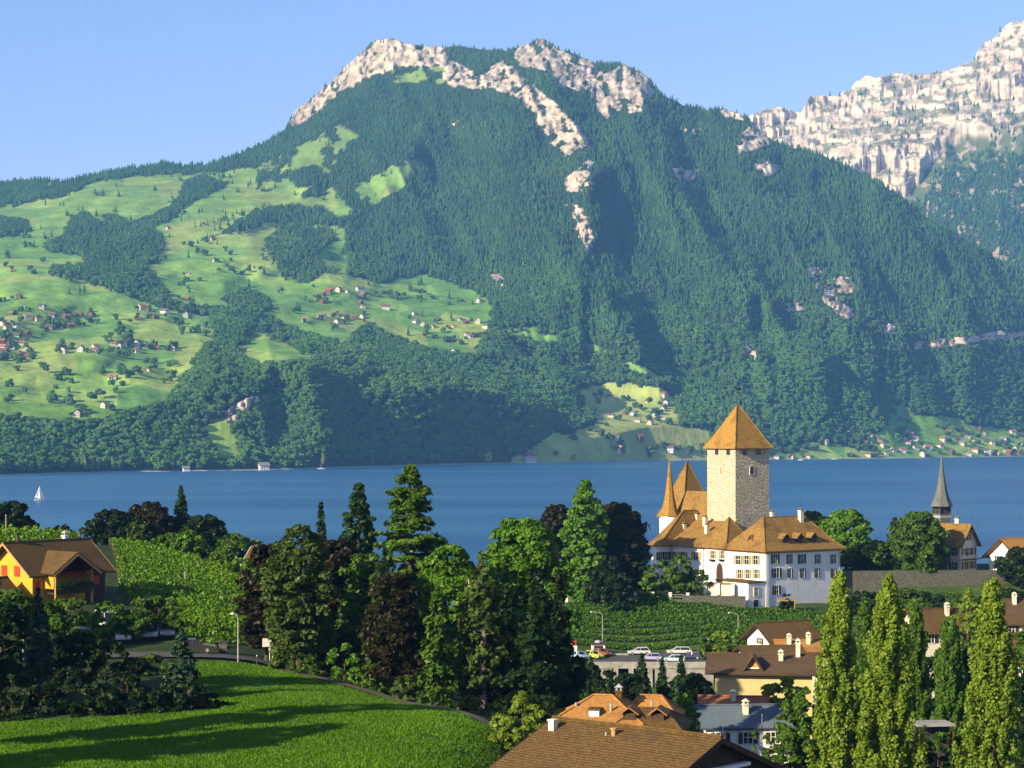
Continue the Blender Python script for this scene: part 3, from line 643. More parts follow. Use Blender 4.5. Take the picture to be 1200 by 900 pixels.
for a in [(0, 420, 10), (150, 420, 9), (300, 420, 8), (-300, 420, 10), (450, 420, 6), (-300, 540, -6), (100, 540, -7), (300, 540, -7), (500, 540, -5), (600, 560, -6), (-300, 640, -12), (300, 640, -12), (700, 640, -12), (1000, 660, -12), (1600, 660, -12),
          (400, 300, 20), (550, 300, 14), (650, 300, 9.5), (650, 350, 7), (550, 350, 10), (620, 250, 15), (880, 300, 7), (760, 300, 7), (880, 230, 11), (760, 230, 13), (720, 170, 18), (640, 150, 23), (750, 110, 23), (900, 120, 20), (950, 180, 14), (1040, 180, 13), (1200, 180, 13), (1500, 180, 14),
          (1000, 240, 9), (1150, 240, 9), (1100, 300, 7), (1300, 300, 8), (1100, 380, 8.5), (1300, 380, 9), (1050, 452, 11.2), (1150, 452, 11.4), (1300, 455, 12), (740, 382, 1.0), (830, 382, 1.0), (660, 382, 2.0), (740, 350, 2.0), (830, 350, 2.5), (700, 400, 4.6), (800, 400, 4.4),
          (860, 470, 16), (800, 480, 16), (940, 470, 15), (850, 500, 13), (800, 530, 5), (900, 540, 3), (850, 575, -6), (1010, 478, 17.4), (1100, 478, 17.6), (1150, 478, 17.6), (1250, 478, 17.6), (1080, 505, 17), (1150, 505, 17), (1250, 505, 16), (1100, 545, 4), (1100, 585, -6), (1300, 560, 2), (620, 470, 10), (620, 520, 1)]: gp(*a)
_gr = RBF([g[:2] for g in GP], [g[2] for g in GP], 3e-3)
def gz(x, y): return float(_gr(np.array([x]), np.array([y]))[0])
MEADOW = [P(-500, 905, 132)[:2], P(-300, 846, 165)[:2], P(0, 846, 166)[:2], P(120, 843, 167)[:2], P(262, 838, 169)[:2], P(250, 824, 175)[:2], P(214, 792, 196)[:2], P(225, 777, 208)[:2], P(322, 777, 208)[:2], P(395, 804, 194)[:2], P(480, 830, 181)[:2], P(588, 861, 164)[:2], P(578, 905, 138)[:2], P(560, 1000, 110)[:2], P(-700, 1000, 110)[:2]]
VINES = [P(135, 640, 335)[:2], P(215, 655, 335)[:2], P(300, 690, 300)[:2], P(300, 745, 236)[:2], P(210, 757, 226)[:2], P(140, 700, 268)[:2], P(132, 650, 310)[:2]]
VINES2 = [P(668, 755, 408)[:2], P(985, 757, 404)[:2], P(990, 715, 447)[:2], P(860, 712, 448)[:2], P(668, 708, 452)[:2]]
gxs = np.arange(-330, 331, 2.5); gys = np.arange(16, 661, 2.5)
GX, GY = np.meshgrid(gxs, gys, indexing='ij'); GZ = _gr(GX, GY)
far_side = sstep(200, 330, np.abs(GX)) * sstep(380, 460, GY); GZ = GZ * (1 - far_side) - 12 * far_side
GZ = GZ + .25 * (fbm(GX / 6., GY / 6., 4) - .5)
gcol = np.empty(GX.shape + (3,)); gcol[:] = (.030, .05, .014)
gcol *= (.7 + .6 * fbm(GX / 5., GY / 5., 15))[..., None]
m = inpoly(GX, GY, MEADOW); gcol[m] = (.06, .15, .008)
gcol[m] *= (.75 + .5 * fbm(GX[m] / 7., GY[m] / 10., 16))[:, None]
m = inpoly(GX, GY, VINES) | inpoly(GX, GY, VINES2); gcol[m] = np.array((.045, .075, .018)) * (.8 + .4 * fbm(GX[m] / 3., GY[m] / 3., 16))[:, None]
m = (GY > 380) & ~inpoly(GX, GY, VINES2); gcol[m] = np.array((.05, .085, .02)) * (.6 + .8 * fbm(GX[m] / 4., GY[m] / 4., 18))[:, None]
gnd = link('ground', grid_mesh('ground', np.stack([GX, GY, GZ], -1), gcol, land_mat('ground_soil', .6, .5, 1.6, .25)))
tag(gnd, 'green meadow and garden ground sloping down to the lake', 'ground', kind='structure')
def drape(name, line, width, mat, lift, label, cat, step=2.0):
    """a strip of paving laid over the ground along a line of (x, y)"""
    pts = []
    for (a, b) in zip(line[:-1], line[1:]):
        a = Vector(a); b = Vector(b); k = max(1, int((b - a).length / step))
        pts += [a.lerp(b, i / k) for i in range(k)]
    pts.append(Vector(line[-1])); co = []
    for i, p in enumerate(pts):
        d = (pts[min(i + 1, len(pts) - 1)] - pts[max(i - 1, 0)]).normalized(); n = Vector((-d.y, d.x))
        for s in np.linspace(-.5, .5, 5):
            q = p + n * s * width; co.append((q.x, q.y, gz(q.x, q.y) + .2 + lift))
    i = np.arange(len(co)).reshape(-1, 5); q = np.stack([i[:-1, :-1], i[:-1, 1:], i[1:, 1:], i[1:, :-1]], -1).reshape(-1, 4)
    return tag(link(name, np_mesh(name, co, quads=q, mats=[mat])), label, cat, kind='structure')
ASPH = noisy('asphalt', (.055, .055, .058), (.085, .083, .08), .8, .9, .2, 6); GRAV = noisy('gravel_path', (.085, .07, .045), (.14, .115, .075), 1.2, .95, .3, 8)
drape('road', [P(x, 769.5, 214)[:2] for x in (-300, 0, 150, 240, 320)], 5.0, ASPH, .02, 'grey asphalt road along the top edge of the meadow', 'road')
drape('path', [P(318, 774, 211)[:2], P(345, 785, 204)[:2], P(395, 801, 196)[:2], P(440, 815, 189)[:2], P(500, 834, 178)[:2], P(590, 858, 165)[:2], P(640, 872, 158)[:2]], 1.7, GRAV, .03, 'narrow gravel path down the edge of the meadow under the trees', 'path')
# ------------------------------------------------------------------ plants
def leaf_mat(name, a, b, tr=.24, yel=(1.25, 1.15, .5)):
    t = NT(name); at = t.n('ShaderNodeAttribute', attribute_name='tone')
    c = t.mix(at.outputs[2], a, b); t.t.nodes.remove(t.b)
    d = t.n('ShaderNodeBsdfDiffuse'); tl = t.n('ShaderNodeBsdfTranslucent'); gl = t.n('ShaderNodeBsdfGlossy'); gl.inputs['Roughness'].default_value = .45
    t.l(c, d.inputs[0]); c2 = t.mix(1.0, c, yel, 'MULTIPLY'); t.l(c2, tl.inputs[0])
    mx = t.n('ShaderNodeMixShader'); mx.inputs[0].default_value = tr; t.l(d.outputs[0], mx.inputs[1]); t.l(tl.outputs[0], mx.inputs[2])
    m2 = t.n('ShaderNodeMixShader'); m2.inputs[0].default_value = .012; t.l(mx.outputs[0], m2.inputs[1]); t.l(gl.outputs[0], m2.inputs[2])
    t.l(m2.outputs[0], t.out.inputs[0]); return t.m
LEAF = dict(bright=leaf_mat('bright_leaves', (.042, .115, .008), (.105, .22, .014)), green=leaf_mat('green_leaves', (.027, .070, .007), (.080, .150, .012)), dark=leaf_mat('shade_dark_leaves', (.0055, .016, .004), (.017, .038, .007), .2),  # dark set: deep green leaves, colour lowered further to stand for deep shade
            copper=leaf_mat('copper_leaves', (.010, .0105, .003), (.027, .024, .006), .2, (1.3, .9, .6)), olive=leaf_mat('olive_needles', (.024, .048, .008), (.07, .11, .016), .2), spruce=leaf_mat('spruce_needles', (.010, .030, .010), (.028, .064, .017), .12),
            blue=leaf_mat('blue_spruce_needles', (.014, .035, .018), (.045, .085, .042), .12), poplar=leaf_mat('poplar_leaves', (.072, .132, .008), (.185, .265, .020), .3), yellow=leaf_mat('yellow_green_leaves', (.08, .145, .010), (.19, .27, .022), .3), vine=leaf_mat('vine_leaves', (.055, .15, .005), (.165, .30, .011), .3),
            vinelow=leaf_mat('vineyard_leaves', (.03, .10, .007), (.11, .23, .012), .3))
BARK = noisy('bark', (.05, .036, .025), (.10, .075, .05), 3, .95, .5, 12); PALE_BARK = noisy('pale_bark', (.22, .17, .12), (.34, .27, .20), 3, .95, .4, 12)
def unit(v): return v / (np.linalg.norm(v, axis=-1, keepdims=True) + 1e-9)
def cards(p, n, sz, asp, tone, rg, up=None):
    """leaf-sized diamonds at p facing n"""
    N = len(p); n = unit(n); r = rg.normal(size=(N, 3)) if up is None else up + .5 * rg.normal(size=(N, 3))
    t = unit(r - n * (r * n).sum(1, keepdims=True)); b = np.cross(n, t); s = np.asarray(sz).reshape(-1, 1) * np.ones((N, 1))
    co = np.stack([p + t * s * asp, p + b * s, p - t * s * asp, p - b * s], 1).reshape(-1, 3)
    return co, np.repeat(tone, 4)
def leaves(name, p, n, sz, asp, tone, mat, rg, parent=None, up=None):
    co, tn = cards(p, n, sz, asp, tone, rg, up)
    return link(name, np_mesh(name, co, quads=np.arange(len(co)).reshape(-1, 4), mats=[mat], attrs={'tone': np.clip(tn, 0, 1)}), parent)
def sphere(N, rg): return unit(rg.normal(size=(N, 3)))
def crown_clumps(cen, rad, k, rg, sz, flat=.75, outw=.9, upb=.35):
    """k leaves spread over every clump"""
    M = len(cen); d = sphere(M * k, rg); d[:, 2] = np.where(d[:, 2] < -.3, -d[:, 2], d[:, 2])
    rr = np.repeat(rad, k) * rg.uniform(.45, 1.12, M * k)
    p = np.repeat(cen, k, 0) + d * rr[:, None] * np.array((1, 1, flat))
    nn = d * outw + rg.normal(0, .55, (M * k, 3)) + np.array((0, 0, upb))
    tone = np.repeat(rg.uniform(.1, .9, M), k) * .65 + rg.uniform(0, .45, M * k)
    return p, nn, tone, sz * rg.uniform(.6, 1.35, M * k)
def make_crown(kind, h, r, rg, lf, dens=1.0):
    """foliage of a tree h high and r wide to each side: points, facings, tones, sizes, stretch"""
    if kind in ('broad', 'cone', 'shrub'):
        z0 = {'broad': .16, 'cone': .06, 'shrub': .0}[kind]
        M = int((95 if kind != 'shrub' else 45) * dens * max(.6, min(2.4, h * r / 30.)))
        u = rg.random(M); z = z0 + (1 - z0) * u
        if kind == 'broad': pr = np.sqrt(np.clip(1 - ((u - .42) / .60) ** 2, .02, 1))
        elif kind == 'cone': pr = np.clip(1.05 * np.sin(np.pi * np.clip(u * .80 + .20, 0, 1)) ** .85, .06, 1)
        else: pr = np.sqrt(np.clip(1 - (u * .98) ** 2.2, .03, 1))
        th = rg.uniform(0, 2 * np.pi, M); q = np.sqrt(rg.uniform(.30, 1, M)); lob = 1 + .26 * np.sin(th * 3 + rg.uniform(0, 6)) * np.sin(u * 7 + rg.uniform(0, 6)) + rg.normal(0, .10, M)
        rc = r * rg.uniform(.15, .29, M) * (.55 + .45 * pr)
        cen = np.c_[np.cos(th) * q * pr * lob * (r - rc * .6), np.sin(th) * q * pr * lob * (r - rc * .6), z * h - rc * .6]
        k = int(np.clip(15 * (rc.mean() / lf) ** 1.25, 30, 260))
        return (*crown_clumps(cen, rc, k, rg, lf), 1.5)
    if kind == 'poplar':
        M = int(170 * dens * h / 22.); u = rg.random(M) ** .92; z = .04 + .93 * u
        pr = np.clip(np.minimum((1 - u) ** .62 * 1.22, .62 + u * 1.3), .0, 1)
        th = rg.uniform(0, 2 * np.pi, M); q = np.sqrt(rg.uniform(.15, 1, M))
        rad = r * pr * q * rg.uniform(.82, 1.06, M)
        cen = np.c_[np.cos(th) * rad, np.sin(th) * rad, z * h]
        k = 190; d = sphere(M * k, rg); L = rg.uniform(1.0, 2.1, M) * (.6 + .4 * pr); Wd = rg.uniform(.28, .5, M) * r / 2.2
        s = rg.uniform(-1, 1, M * k); taper = np.sqrt(1 - .93 * np.abs(s) ** 1.6)
        lean = np.repeat(np.c_[np.cos(th), np.sin(th)] * .16, k, 0)
        p = np.repeat(cen, k, 0); p[:, 2] += s * np.repeat(L, k); p[:, :2] += d[:, :2] * (np.repeat(Wd, k) * taper * rg.uniform(.5, 1.1, M * k))[:, None] + lean * (s * np.repeat(L, k))[:, None]
        nn = d * np.array((1, 1, .4)) + rg.normal(0, .5, (M * k, 3)) + np.array((0, 0, .25))
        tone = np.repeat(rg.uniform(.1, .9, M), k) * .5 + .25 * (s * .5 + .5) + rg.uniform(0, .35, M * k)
        return p, nn, tone, lf * rg.uniform(.6, 1.35, M * k), 1.5
    # conifers: whorls of branches
    B = {'spruce': int(15 * h * dens), 'layered': int(11 * h * dens), 'cedar': int(12 * h * dens), 'pine': int(7 * h * dens)}[kind]
    u = rg.random(B) ** .9; z0 = {'spruce': .03, 'layered': .04, 'cedar': .06, 'pine': .10}[kind]
    if kind == 'cedar':
        lv = np.linspace(0, 1, 21) + rg.uniform(-.02, .02, 21); u = np.clip(lv[rg.integers(0, 21, B)] + rg.normal(0, .012, B), 0, 1)
        side = 1 + .35 * np.sin(u * 21 + rg.uniform(0, 6))
        L = r * (.50 + .22 * np.exp(-((u - .90) / .07) ** 2) + .55 * sstep(.78, .66, u)) * rg.uniform(.55, 1.05, B) * (1 - .75 * np.clip((u - .86) / .14, 0, 1)); dr = .02
    elif kind == 'spruce': L = r * ((1 - u) ** .85 + .025) * rg.uniform(.72, 1.08, B); dr = -.26
    elif kind == 'layered': L = r * np.clip((1 - u) ** .6, .06, 1) * rg.uniform(.5, 1.08, B) * (.82 + .25 * np.sin(u * 26 + rg.uniform(0, 6))); dr = -.20
    else: L = r * np.clip(1.15 * (1 - u) ** .5, .12, 1) * rg.uniform(.4, 1.1, B); dr = .05
    z = (z0 + (1 - z0) * u) * h; th = rg.uniform(0, 2 * np.pi, B)
    K = np.maximum(5, (L / lf * {'spruce': 3.0, 'layered': 3.4, 'cedar': 4.2, 'pine': 3.0}[kind])).astype(int)
    bi = np.repeat(np.arange(B), K); N = len(bi); s = rg.uniform(.18 if kind != 'pine' else .35, 1, N) ** .8
    Lb = L[bi]; w = Lb * {'spruce': .22, 'layered': .30, 'cedar': .30, 'pine': .26}[kind] * (1.15 - s * .75); lat = rg.normal(0, 1, N) * w * .6
    c, sn = np.cos(th[bi]), np.sin(th[bi]); rr = s * Lb
    p = np.c_[c * rr - sn * lat, sn * rr + c * lat, z[bi] + dr * rr + (.12 * rr * s if kind == 'spruce' else 0) + rg.normal(0, .10 if kind in ('spruce', 'cedar') else .22, N)]
    nn = np.c_[c * .55, sn * .55, np.ones(N) * .8] + rg.normal(0, .45, (N, 3))
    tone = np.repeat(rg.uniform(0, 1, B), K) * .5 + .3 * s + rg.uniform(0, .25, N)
    return p, nn, tone, lf * rg.uniform(.6, 1.3, N), 2.0
def trunk_mesh(parent, h, r0, rg, mat, limbs=6, kind='broad', r=3):
    b = MB(); n = 5; pts = [Vector((rg.normal(0, .05 * r0 * k), rg.normal(0, .05 * r0 * k), h * k / n * (.96 if kind not in ('broad', 'shrub') else .72))) for k in range(n + 1)]
    pts[0] = Vector((0, 0, -.6))
    for k in range(n): b.cyl(pts[k], pts[k + 1], r0 * (1 - .8 * k / n), r0 * (1 - .8 * (k + 1) / n), 7)
    for k in range(limbs):
        a = rg.uniform(0, 6.28); f = rg.uniform(.25, .95); i = min(int(f * n), n - 1); s = pts[i].lerp(pts[i + 1], f * n - i)
        up = rg.uniform(.3, .9) if kind in ('broad', 'poplar') else rg.uniform(-.15, .12); L = r * rg.uniform(.4, .8) * ((1 - f * .7) if kind not in ('broad', 'shrub') else 1)
        e = s + Vector((math.cos(a), math.sin(a), up)) * L
        b.cyl(s, s.lerp(e, .5) + Vector((0, 0, .04 * L)), r0 * .3, r0 * .2, 5); b.cyl(s.lerp(e, .5) + Vector((0, 0, .04 * L)), e, r0 * .2, r0 * .05, 5)
    return b.build('trunk', mat, parent)
SEED = [100]
def tree(name, label, px, top, d, wpx, kind, leaf, lf=.26, dens=1.0, group=None, cat='tree', bark=None, base=None, x=None, sink=0.0):
    """a tree whose crown reaches row `top` and is wpx photo pixels wide at its distance d"""
    SEED[0] += 1; rg = np.random.default_rng(SEED[0])
    x = (px - 600) / F * d; z = gz(x, d) - sink; zt = CZ - (top - HY) / F * d; h = zt - z; r = wpx / F * d / 2 * {'broad': 1.16, 'layered': 1.15, 'poplar': 1.2}.get(kind, 1.0); lf = lf * .64
    o = thing(name, label, cat, (x, d, z), rg.uniform(0, 6.28), group)
    if kind == 'shrub': trunk_mesh(o, h, .05 + .015 * h, rg, BARK, 7, 'broad', r * .8)
    else: trunk_mesh(o, h, (.10 + .017 * h) * (1.25 if kind in ('pine', 'cedar') else 1), rg, bark or BARK, {'broad': 9, 'cone': 6, 'poplar': 8}.get(kind, 16), kind, r)
    p, nn, tone, sz, asp = make_crown(kind, h, r, rg, lf, dens)
    p[:, 2] = np.maximum(p[:, 2], .05)
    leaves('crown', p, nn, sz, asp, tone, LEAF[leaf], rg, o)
    return o
G = 'trees of the grove between meadow and lake'
TREES = [
    ('copper_beech', 'dark copper beech at the left end of the grove behind the road sign', 313, 638, 216, 62, 'broad', 'copper', .26, 1.3, G),
    ('fir_tree', 'olive green fir with drooping boughs right of the road sign', 350, 616, 206, 72, 'broad', 'olive', .25, 1.3, G),
    ('spruce_tree', 'dark pointed spruce peeping out over the copper beeches', 376, 590, 236, 46, 'spruce', 'spruce', .28, 1.1, G),
    ('copper_beech', 'broad copper beech under the twin dark spruces of the grove', 394, 632, 222, 78, 'broad', 'copper', .26, 1.4, G),
    ('spruce_tree', 'tall full dark spruce just left of the flat-topped cedar', 420, 566, 242, 58, 'cone', 'spruce', .28, 1.2, G),
    ('cedar_tree', 'tallest cedar of the grove with flat spreading tiers against the lake', 481, 548, 225, 92, 'cedar', 'green', .27, 1.5, G),
    ('fir_tree', 'slender olive fir in front of the flat-topped cedar', 443, 660, 206, 52, 'layered', 'olive', .25, 1.1, G),
    ('copper_beech', 'low dark copper beech reaching down to the path below the cedar', 463, 672, 194, 66, 'broad', 'copper', .25, 1.5, G),
    ('lime_tree', 'fresh light green round tree right of the cedar', 527, 639, 218, 78, 'broad', 'bright', .26, 1.2, G),
    ('fir_tree', 'green fir with hanging boughs below the light green round tree', 512, 688, 192, 62, 'layered', 'green', .25, 1.2, G),
    ('pine_tree', 'open pine with pale bare trunk in front of the grove', 566, 650, 194, 78, 'pine', 'olive', .25, 1.25, G),
    ('pine_tree', 'thin pale-trunked pine beside the open pine of the grove', 550, 672, 198, 50, 'pine', 'green', .25, 1.0, G),
    ('lime_tree', 'large bright green round tree at the right end of the grove', 612, 609, 226, 106, 'broad', 'bright', .27, 1.5, G),
    ('fir_tree', 'big blackish fir shading the right end of the grove', 628, 676, 190, 98, 'layered', 'dark', .28, 1.8, G),
    ('fir_tree', 'dark narrow fir behind the pale-trunked pines', 592, 680, 204, 60, 'layered', 'dark', .28, 1.3, G),
    ('hornbeam_tree', 'tall bright green cone-shaped tree left of the castle turret', 686, 563, 452, 60, 'cone', 'bright', .50, 1.5),
    ('copper_beech', 'dark copper beech half hidden right of the tall cone-shaped tree', 724, 590, 462, 62, 'broad', 'copper', .50, 1.5),
    ('copper_beech', 'small copper tree top showing left of the tall cone-shaped tree', 654, 592, 456, 46, 'broad', 'copper', .50, 1.2),
    ('yew_tree', 'dark low tree under the copper beech at the left end of the castle terrace', 708, 652, 449, 50, 'broad', 'dark', .46, 1.0),
    ('yew_tree', 'dark low tree at the right flank of the copper beech on the terrace', 742, 640, 458, 34, 'broad', 'dark', .46, 1.0),
    ('fir_tree', 'olive fir between the copper beech and the olive green fir', 332, 668, 208, 54, 'layered', 'olive', .25, 1.1, G),
    ('lime_tree', 'dark leafy tree filling the gap behind the slender olive fir', 430, 648, 214, 66, 'broad', 'green', .26, 1.4, G),
    ('yew_tree', 'blackish yew at the foot of the open pale-trunked pine', 582, 742, 196, 62, 'broad', 'dark', .25, 1.3, G),
    ('yew_tree', 'blackish yew under the large bright green round tree', 640, 735, 196, 74, 'broad', 'dark', .25, 1.4, G),
    ('yew_tree', 'blackish yew behind the low copper beech and green fir', 490, 716, 206, 60, 'broad', 'dark', .25, 1.3, G),
    ('yew_tree', 'blackish yew at the foot of the broad copper beech', 385, 735, 210, 54, 'broad', 'dark', .25, 1.2, G),
    ('fir_tree', 'dark fir at the right flank of the large bright green round tree', 655, 668, 215, 56, 'layered', 'dark', .27, 1.3, G),
    ('fir_tree', 'dark fir crowding the left side of the cedar stem', 455, 632, 230, 50, 'layered', 'spruce', .27, 1.2, G),
    ('fir_tree', 'dark fir crowding the right side of the cedar stem', 500, 640, 232, 52, 'layered', 'spruce', .27, 1.2, G),
    # outside the photo on the left: they throw the long shadows over the meadow
    ('lime_tree', 'round meadow tree outside the left edge, in the middle of three', -82, 520, 146, 130, 'broad', 'green', .34, .7),
    ('lime_tree', 'round meadow tree outside the left edge, nearest the road', -74, 600, 172, 120, 'broad', 'green', .34, .7),
    ('lime_tree', 'round meadow tree outside the left edge, nearest the viewer', -330, 560, 126, 170, 'broad', 'green', .34, .7),
    ('lime_tree', 'round tree outside the left edge beside the chalet shed', -90, 640, 214, 120, 'broad', 'green', .34, .6),
    ('walnut_tree', 'dark leafy tree left of the blue spruce at the photo edge', 2, 706, 190, 60, 'broad', 'dark', .26, 1.1),
    ('walnut_tree', 'dark leafy tree behind the front hedge right of the blue spruce', 86, 738, 186, 58, 'broad', 'dark', .26, 1.1),
    # behind the left vineyard
    ('walnut_tree', 'dark round tree at the left edge of the photo above the chalet', 14, 588, 352, 50, 'broad', 'dark', .36, 1.0),
    ('walnut_tree', 'small dark tree showing over the chalet ridge', 71, 614, 346, 28, 'broad', 'dark', .34, .8),
    ('walnut_tree', 'dark spreading tree right of the chalet roof at the top of the vineyard', 130, 597, 352, 56, 'broad', 'dark', .36, 1.0),
    ('copper_beech', 'dark copper tree left of the spruce behind the vineyard', 175, 589, 356, 56, 'broad', 'copper', .36, 1.0),
    ('spruce_tree', 'pointed green spruce highest behind the vineyard', 212, 570, 360, 42, 'spruce', 'spruce', .36, 1.0),
    ('walnut_tree', 'dark round tree on the right flank of the vineyard spruce', 238, 603, 348, 50, 'broad', 'dark', .36, 1.1),
    ('fir_tree', 'olive green fir at the upper edge of the vineyard', 160, 606, 338, 36, 'layered', 'olive', .34, 1.0),
    ('maple_tree', 'pale green round tree in front of the vineyard spruce', 198, 625, 332, 42, 'broad', 'green', .34, .9),
    ('maple_tree', 'light green round tree right of the spruce behind the vineyard', 222, 622, 330, 36, 'broad', 'bright', .34, .9),
    ('maple_tree', 'green spreading tree at the right end of the vineyard by the lake', 275, 626, 346, 56, 'broad', 'green', .35, 1.0),
    ('maple_tree', 'light green low tree left of the copper beech by the small gable', 287, 655, 305, 46, 'broad', 'bright', .32, 1.0),
    # left, before the chalet
    ('apple_tree', 'leafy tree under the left gable of the chalet', 12, 690, 236, 60, 'broad', 'green', .26, 1.0, 'garden trees before the chalet'),
    ('apple_tree', 'leafy tree between the blue spruce and the chalet balcony', 78, 700, 232, 54, 'broad', 'green', .26, 1.0, 'garden trees before the chalet'),
    ('apple_tree', 'light green tree under the right corner of the chalet', 128, 706, 228, 50, 'broad', 'bright', .26, .9, 'garden trees before the chalet'),
    ('apple_tree', 'sunlit round tree above the parked cars left of the vineyard', 186, 698, 232, 58, 'broad', 'green', .26, 1.1, 'garden trees before the chalet'),
    ('apple_tree', 'small green tree low between the sunlit round tree and the car park', 155, 716, 228, 40, 'broad', 'green', .26, .9, 'garden trees before the chalet'),
    ('blue_spruce', 'tall narrow blue spruce in the left front garden', 45, 690, 182, 54, 'spruce', 'blue', .22, 1.3),
    ('spruce_tree', 'small bluish spruce at the corner of the meadow', 213, 738, 177, 62, 'spruce', 'blue', .22, 1.4),
    # castle hill and church
    ('chestnut_tree', 'round green tree behind the white castle wing', 991, 597, 482, 54, 'broad', 'bright', .45, 1.0),
    ('chestnut_tree', 'green tree top showing over the right roof of the castle', 953, 600, 492, 46, 'broad', 'green', .45, .9),
    ('chestnut_tree', 'large green tree left of the church house', 1077, 600, 470, 56, 'broad', 'green', .42, 1.2),
    ('spruce_tree', 'small dark spruce left of the large tree by the church house', 1049, 607, 474, 24, 'cone', 'spruce', .42, 1.0),
    ('yew_tree', 'dark low yew on top of the stone retaining wall', 1030, 634, 473, 44, 'broad', 'dark', .42, 1.0),
    ('maple_tree', 'dark green tree at the right edge before the orange-roofed house', 1198, 640, 462, 46, 'broad', 'dark', .42, 1.0),
    # poplars
    ('poplar_tree', 'tall yellow-green poplar nearest the castle', 983, 673, 184, 58, 'poplar', 'poplar', .17, 1.2, 'sunlit poplars on the right'),
    ('poplar_tree', 'tall yellow-green poplar in the middle of the three sunlit poplars', 1041, 677, 179, 70, 'poplar', 'poplar', .17, 1.3, 'sunlit poplars on the right'),
    ('poplar_tree', 'tall broad yellow-green poplar nearest the right edge', 1163, 680, 177, 72, 'poplar', 'poplar', .17, 1.3, 'sunlit poplars on the right'),
    ('poplar_tree', 'dark green poplar between the first two sunlit poplars', 1013, 704, 232, 30, 'poplar', 'green', .22, .9, 'shaded poplars on the right'),
    ('poplar_tree', 'dark green poplar just right of the middle sunlit poplar', 1072, 708, 226, 42, 'poplar', 'green', .22, 1.0, 'shaded poplars on the right'),
    ('poplar_tree', 'dark oval poplar with bare stem standing between the sunlit poplars', 1113, 724, 214, 46, 'poplar', 'green', .21, 1.1, 'shaded poplars on the right'),
    ('birch_tree', 'light green airy tree below the retaining wall', 1134, 690, 330, 44, 'cone', 'yellow', .32, .9),
    ('birch_tree', 'round green tree behind the broad right poplar at the edge', 1202, 735, 210, 50, 'broad', 'green', .22, 1.0),
    ('lime_tree', 'dark leafy tree behind the first sunlit poplar, under the retaining wall', 1000, 742, 262, 70, 'broad', 'dark', .28, 1.1),
    ('lime_tree', 'dark leafy tree right of the middle sunlit poplar', 1088, 770, 236, 64, 'broad', 'dark', .26, 1.1),
    ('lime_tree', 'dark leafy tree left of the broad right poplar', 1136, 760, 232, 60, 'broad', 'dark', .26, 1.1),
    ('lime_tree', 'dark leafy tree low at the right edge of the photo', 1192, 790, 205, 60, 'broad', 'dark', .24, 1.1),
    ('lime_tree', 'dark leafy tree between the parking deck and the blackish fir', 676, 772, 330, 60, 'broad', 'dark', .34, 1.0),
    ('lime_tree', 'dark leafy tree before the parking deck, behind the orange villa roof', 735, 790, 296, 54, 'broad', 'dark', .30, 1.0),
    ('lime_tree', 'dark leafy tree before the parking deck beside the yellow house', 812, 790, 300, 60, 'broad', 'dark', .30, 1.0),
    ('maple_tree', 'green tree at the foot of the retaining wall behind the poplars', 1062, 690, 420, 50, 'broad', 'green', .40, .9),
    ('maple_tree', 'dark green tree at the foot of the retaining wall near the edge', 1178, 690, 430, 60, 'broad', 'dark', .40, .9),
    # village below the castle
    ('apple_tree', 'round green garden tree right of the slate roof', 930, 820, 198, 58, 'broad', 'green', .21, 1.2),
    ('apple_tree', 'yellowish tree against the yellow house wall', 916, 793, 262, 52, 'broad', 'yellow', .26, .9),
    ('apple_tree', 'green tree behind the round garden tree near the first poplar', 944, 806, 235, 40, 'broad', 'green', .24, .9),
    ('spruce_tree', 'dark spruce before the wall of the parking deck, leftmost of four', 692, 770, 312, 34, 'spruce', 'spruce', .28, 1.0, 'dark spruces before the parking deck'),
    ('spruce_tree', 'dark spruce right of the deck pillar, second of four', 752, 764, 306, 38, 'spruce', 'spruce', .28, 1.0, 'dark spruces before the parking deck'),
    ('spruce_tree', 'dark spruce third of four before the parking deck', 776, 772, 300, 34, 'spruce', 'spruce', .28, 1.0, 'dark spruces before the parking deck'),
    ('spruce_tree', 'dark spruce nearest the yellow house, rightmost of four', 798, 768, 296, 36, 'spruce', 'spruce', .28, 1.0, 'dark spruces before the parking deck'),
    ('maple_tree', 'dark leafy tree between deck pillar and orange roof', 714, 786, 285, 40, 'broad', 'dark', .28, 1.0),
    ('birch_tree', 'light green conical tree left of the slate roof', 804, 812, 205, 46, 'cone', 'bright', .22, 1.1),
    ('birch_tree', 'bright feathery young tree at the end of the meadow by the brown roof', 613, 810, 160, 58, 'cone', 'yellow', .18, 1.2)]
for a in TREES:
    a = list(a) + [None] * (11 - len(a)); tree(*a[:10], group=a[10], bark=PALE_BARK if a[0] in ('pine_tree',) else None)
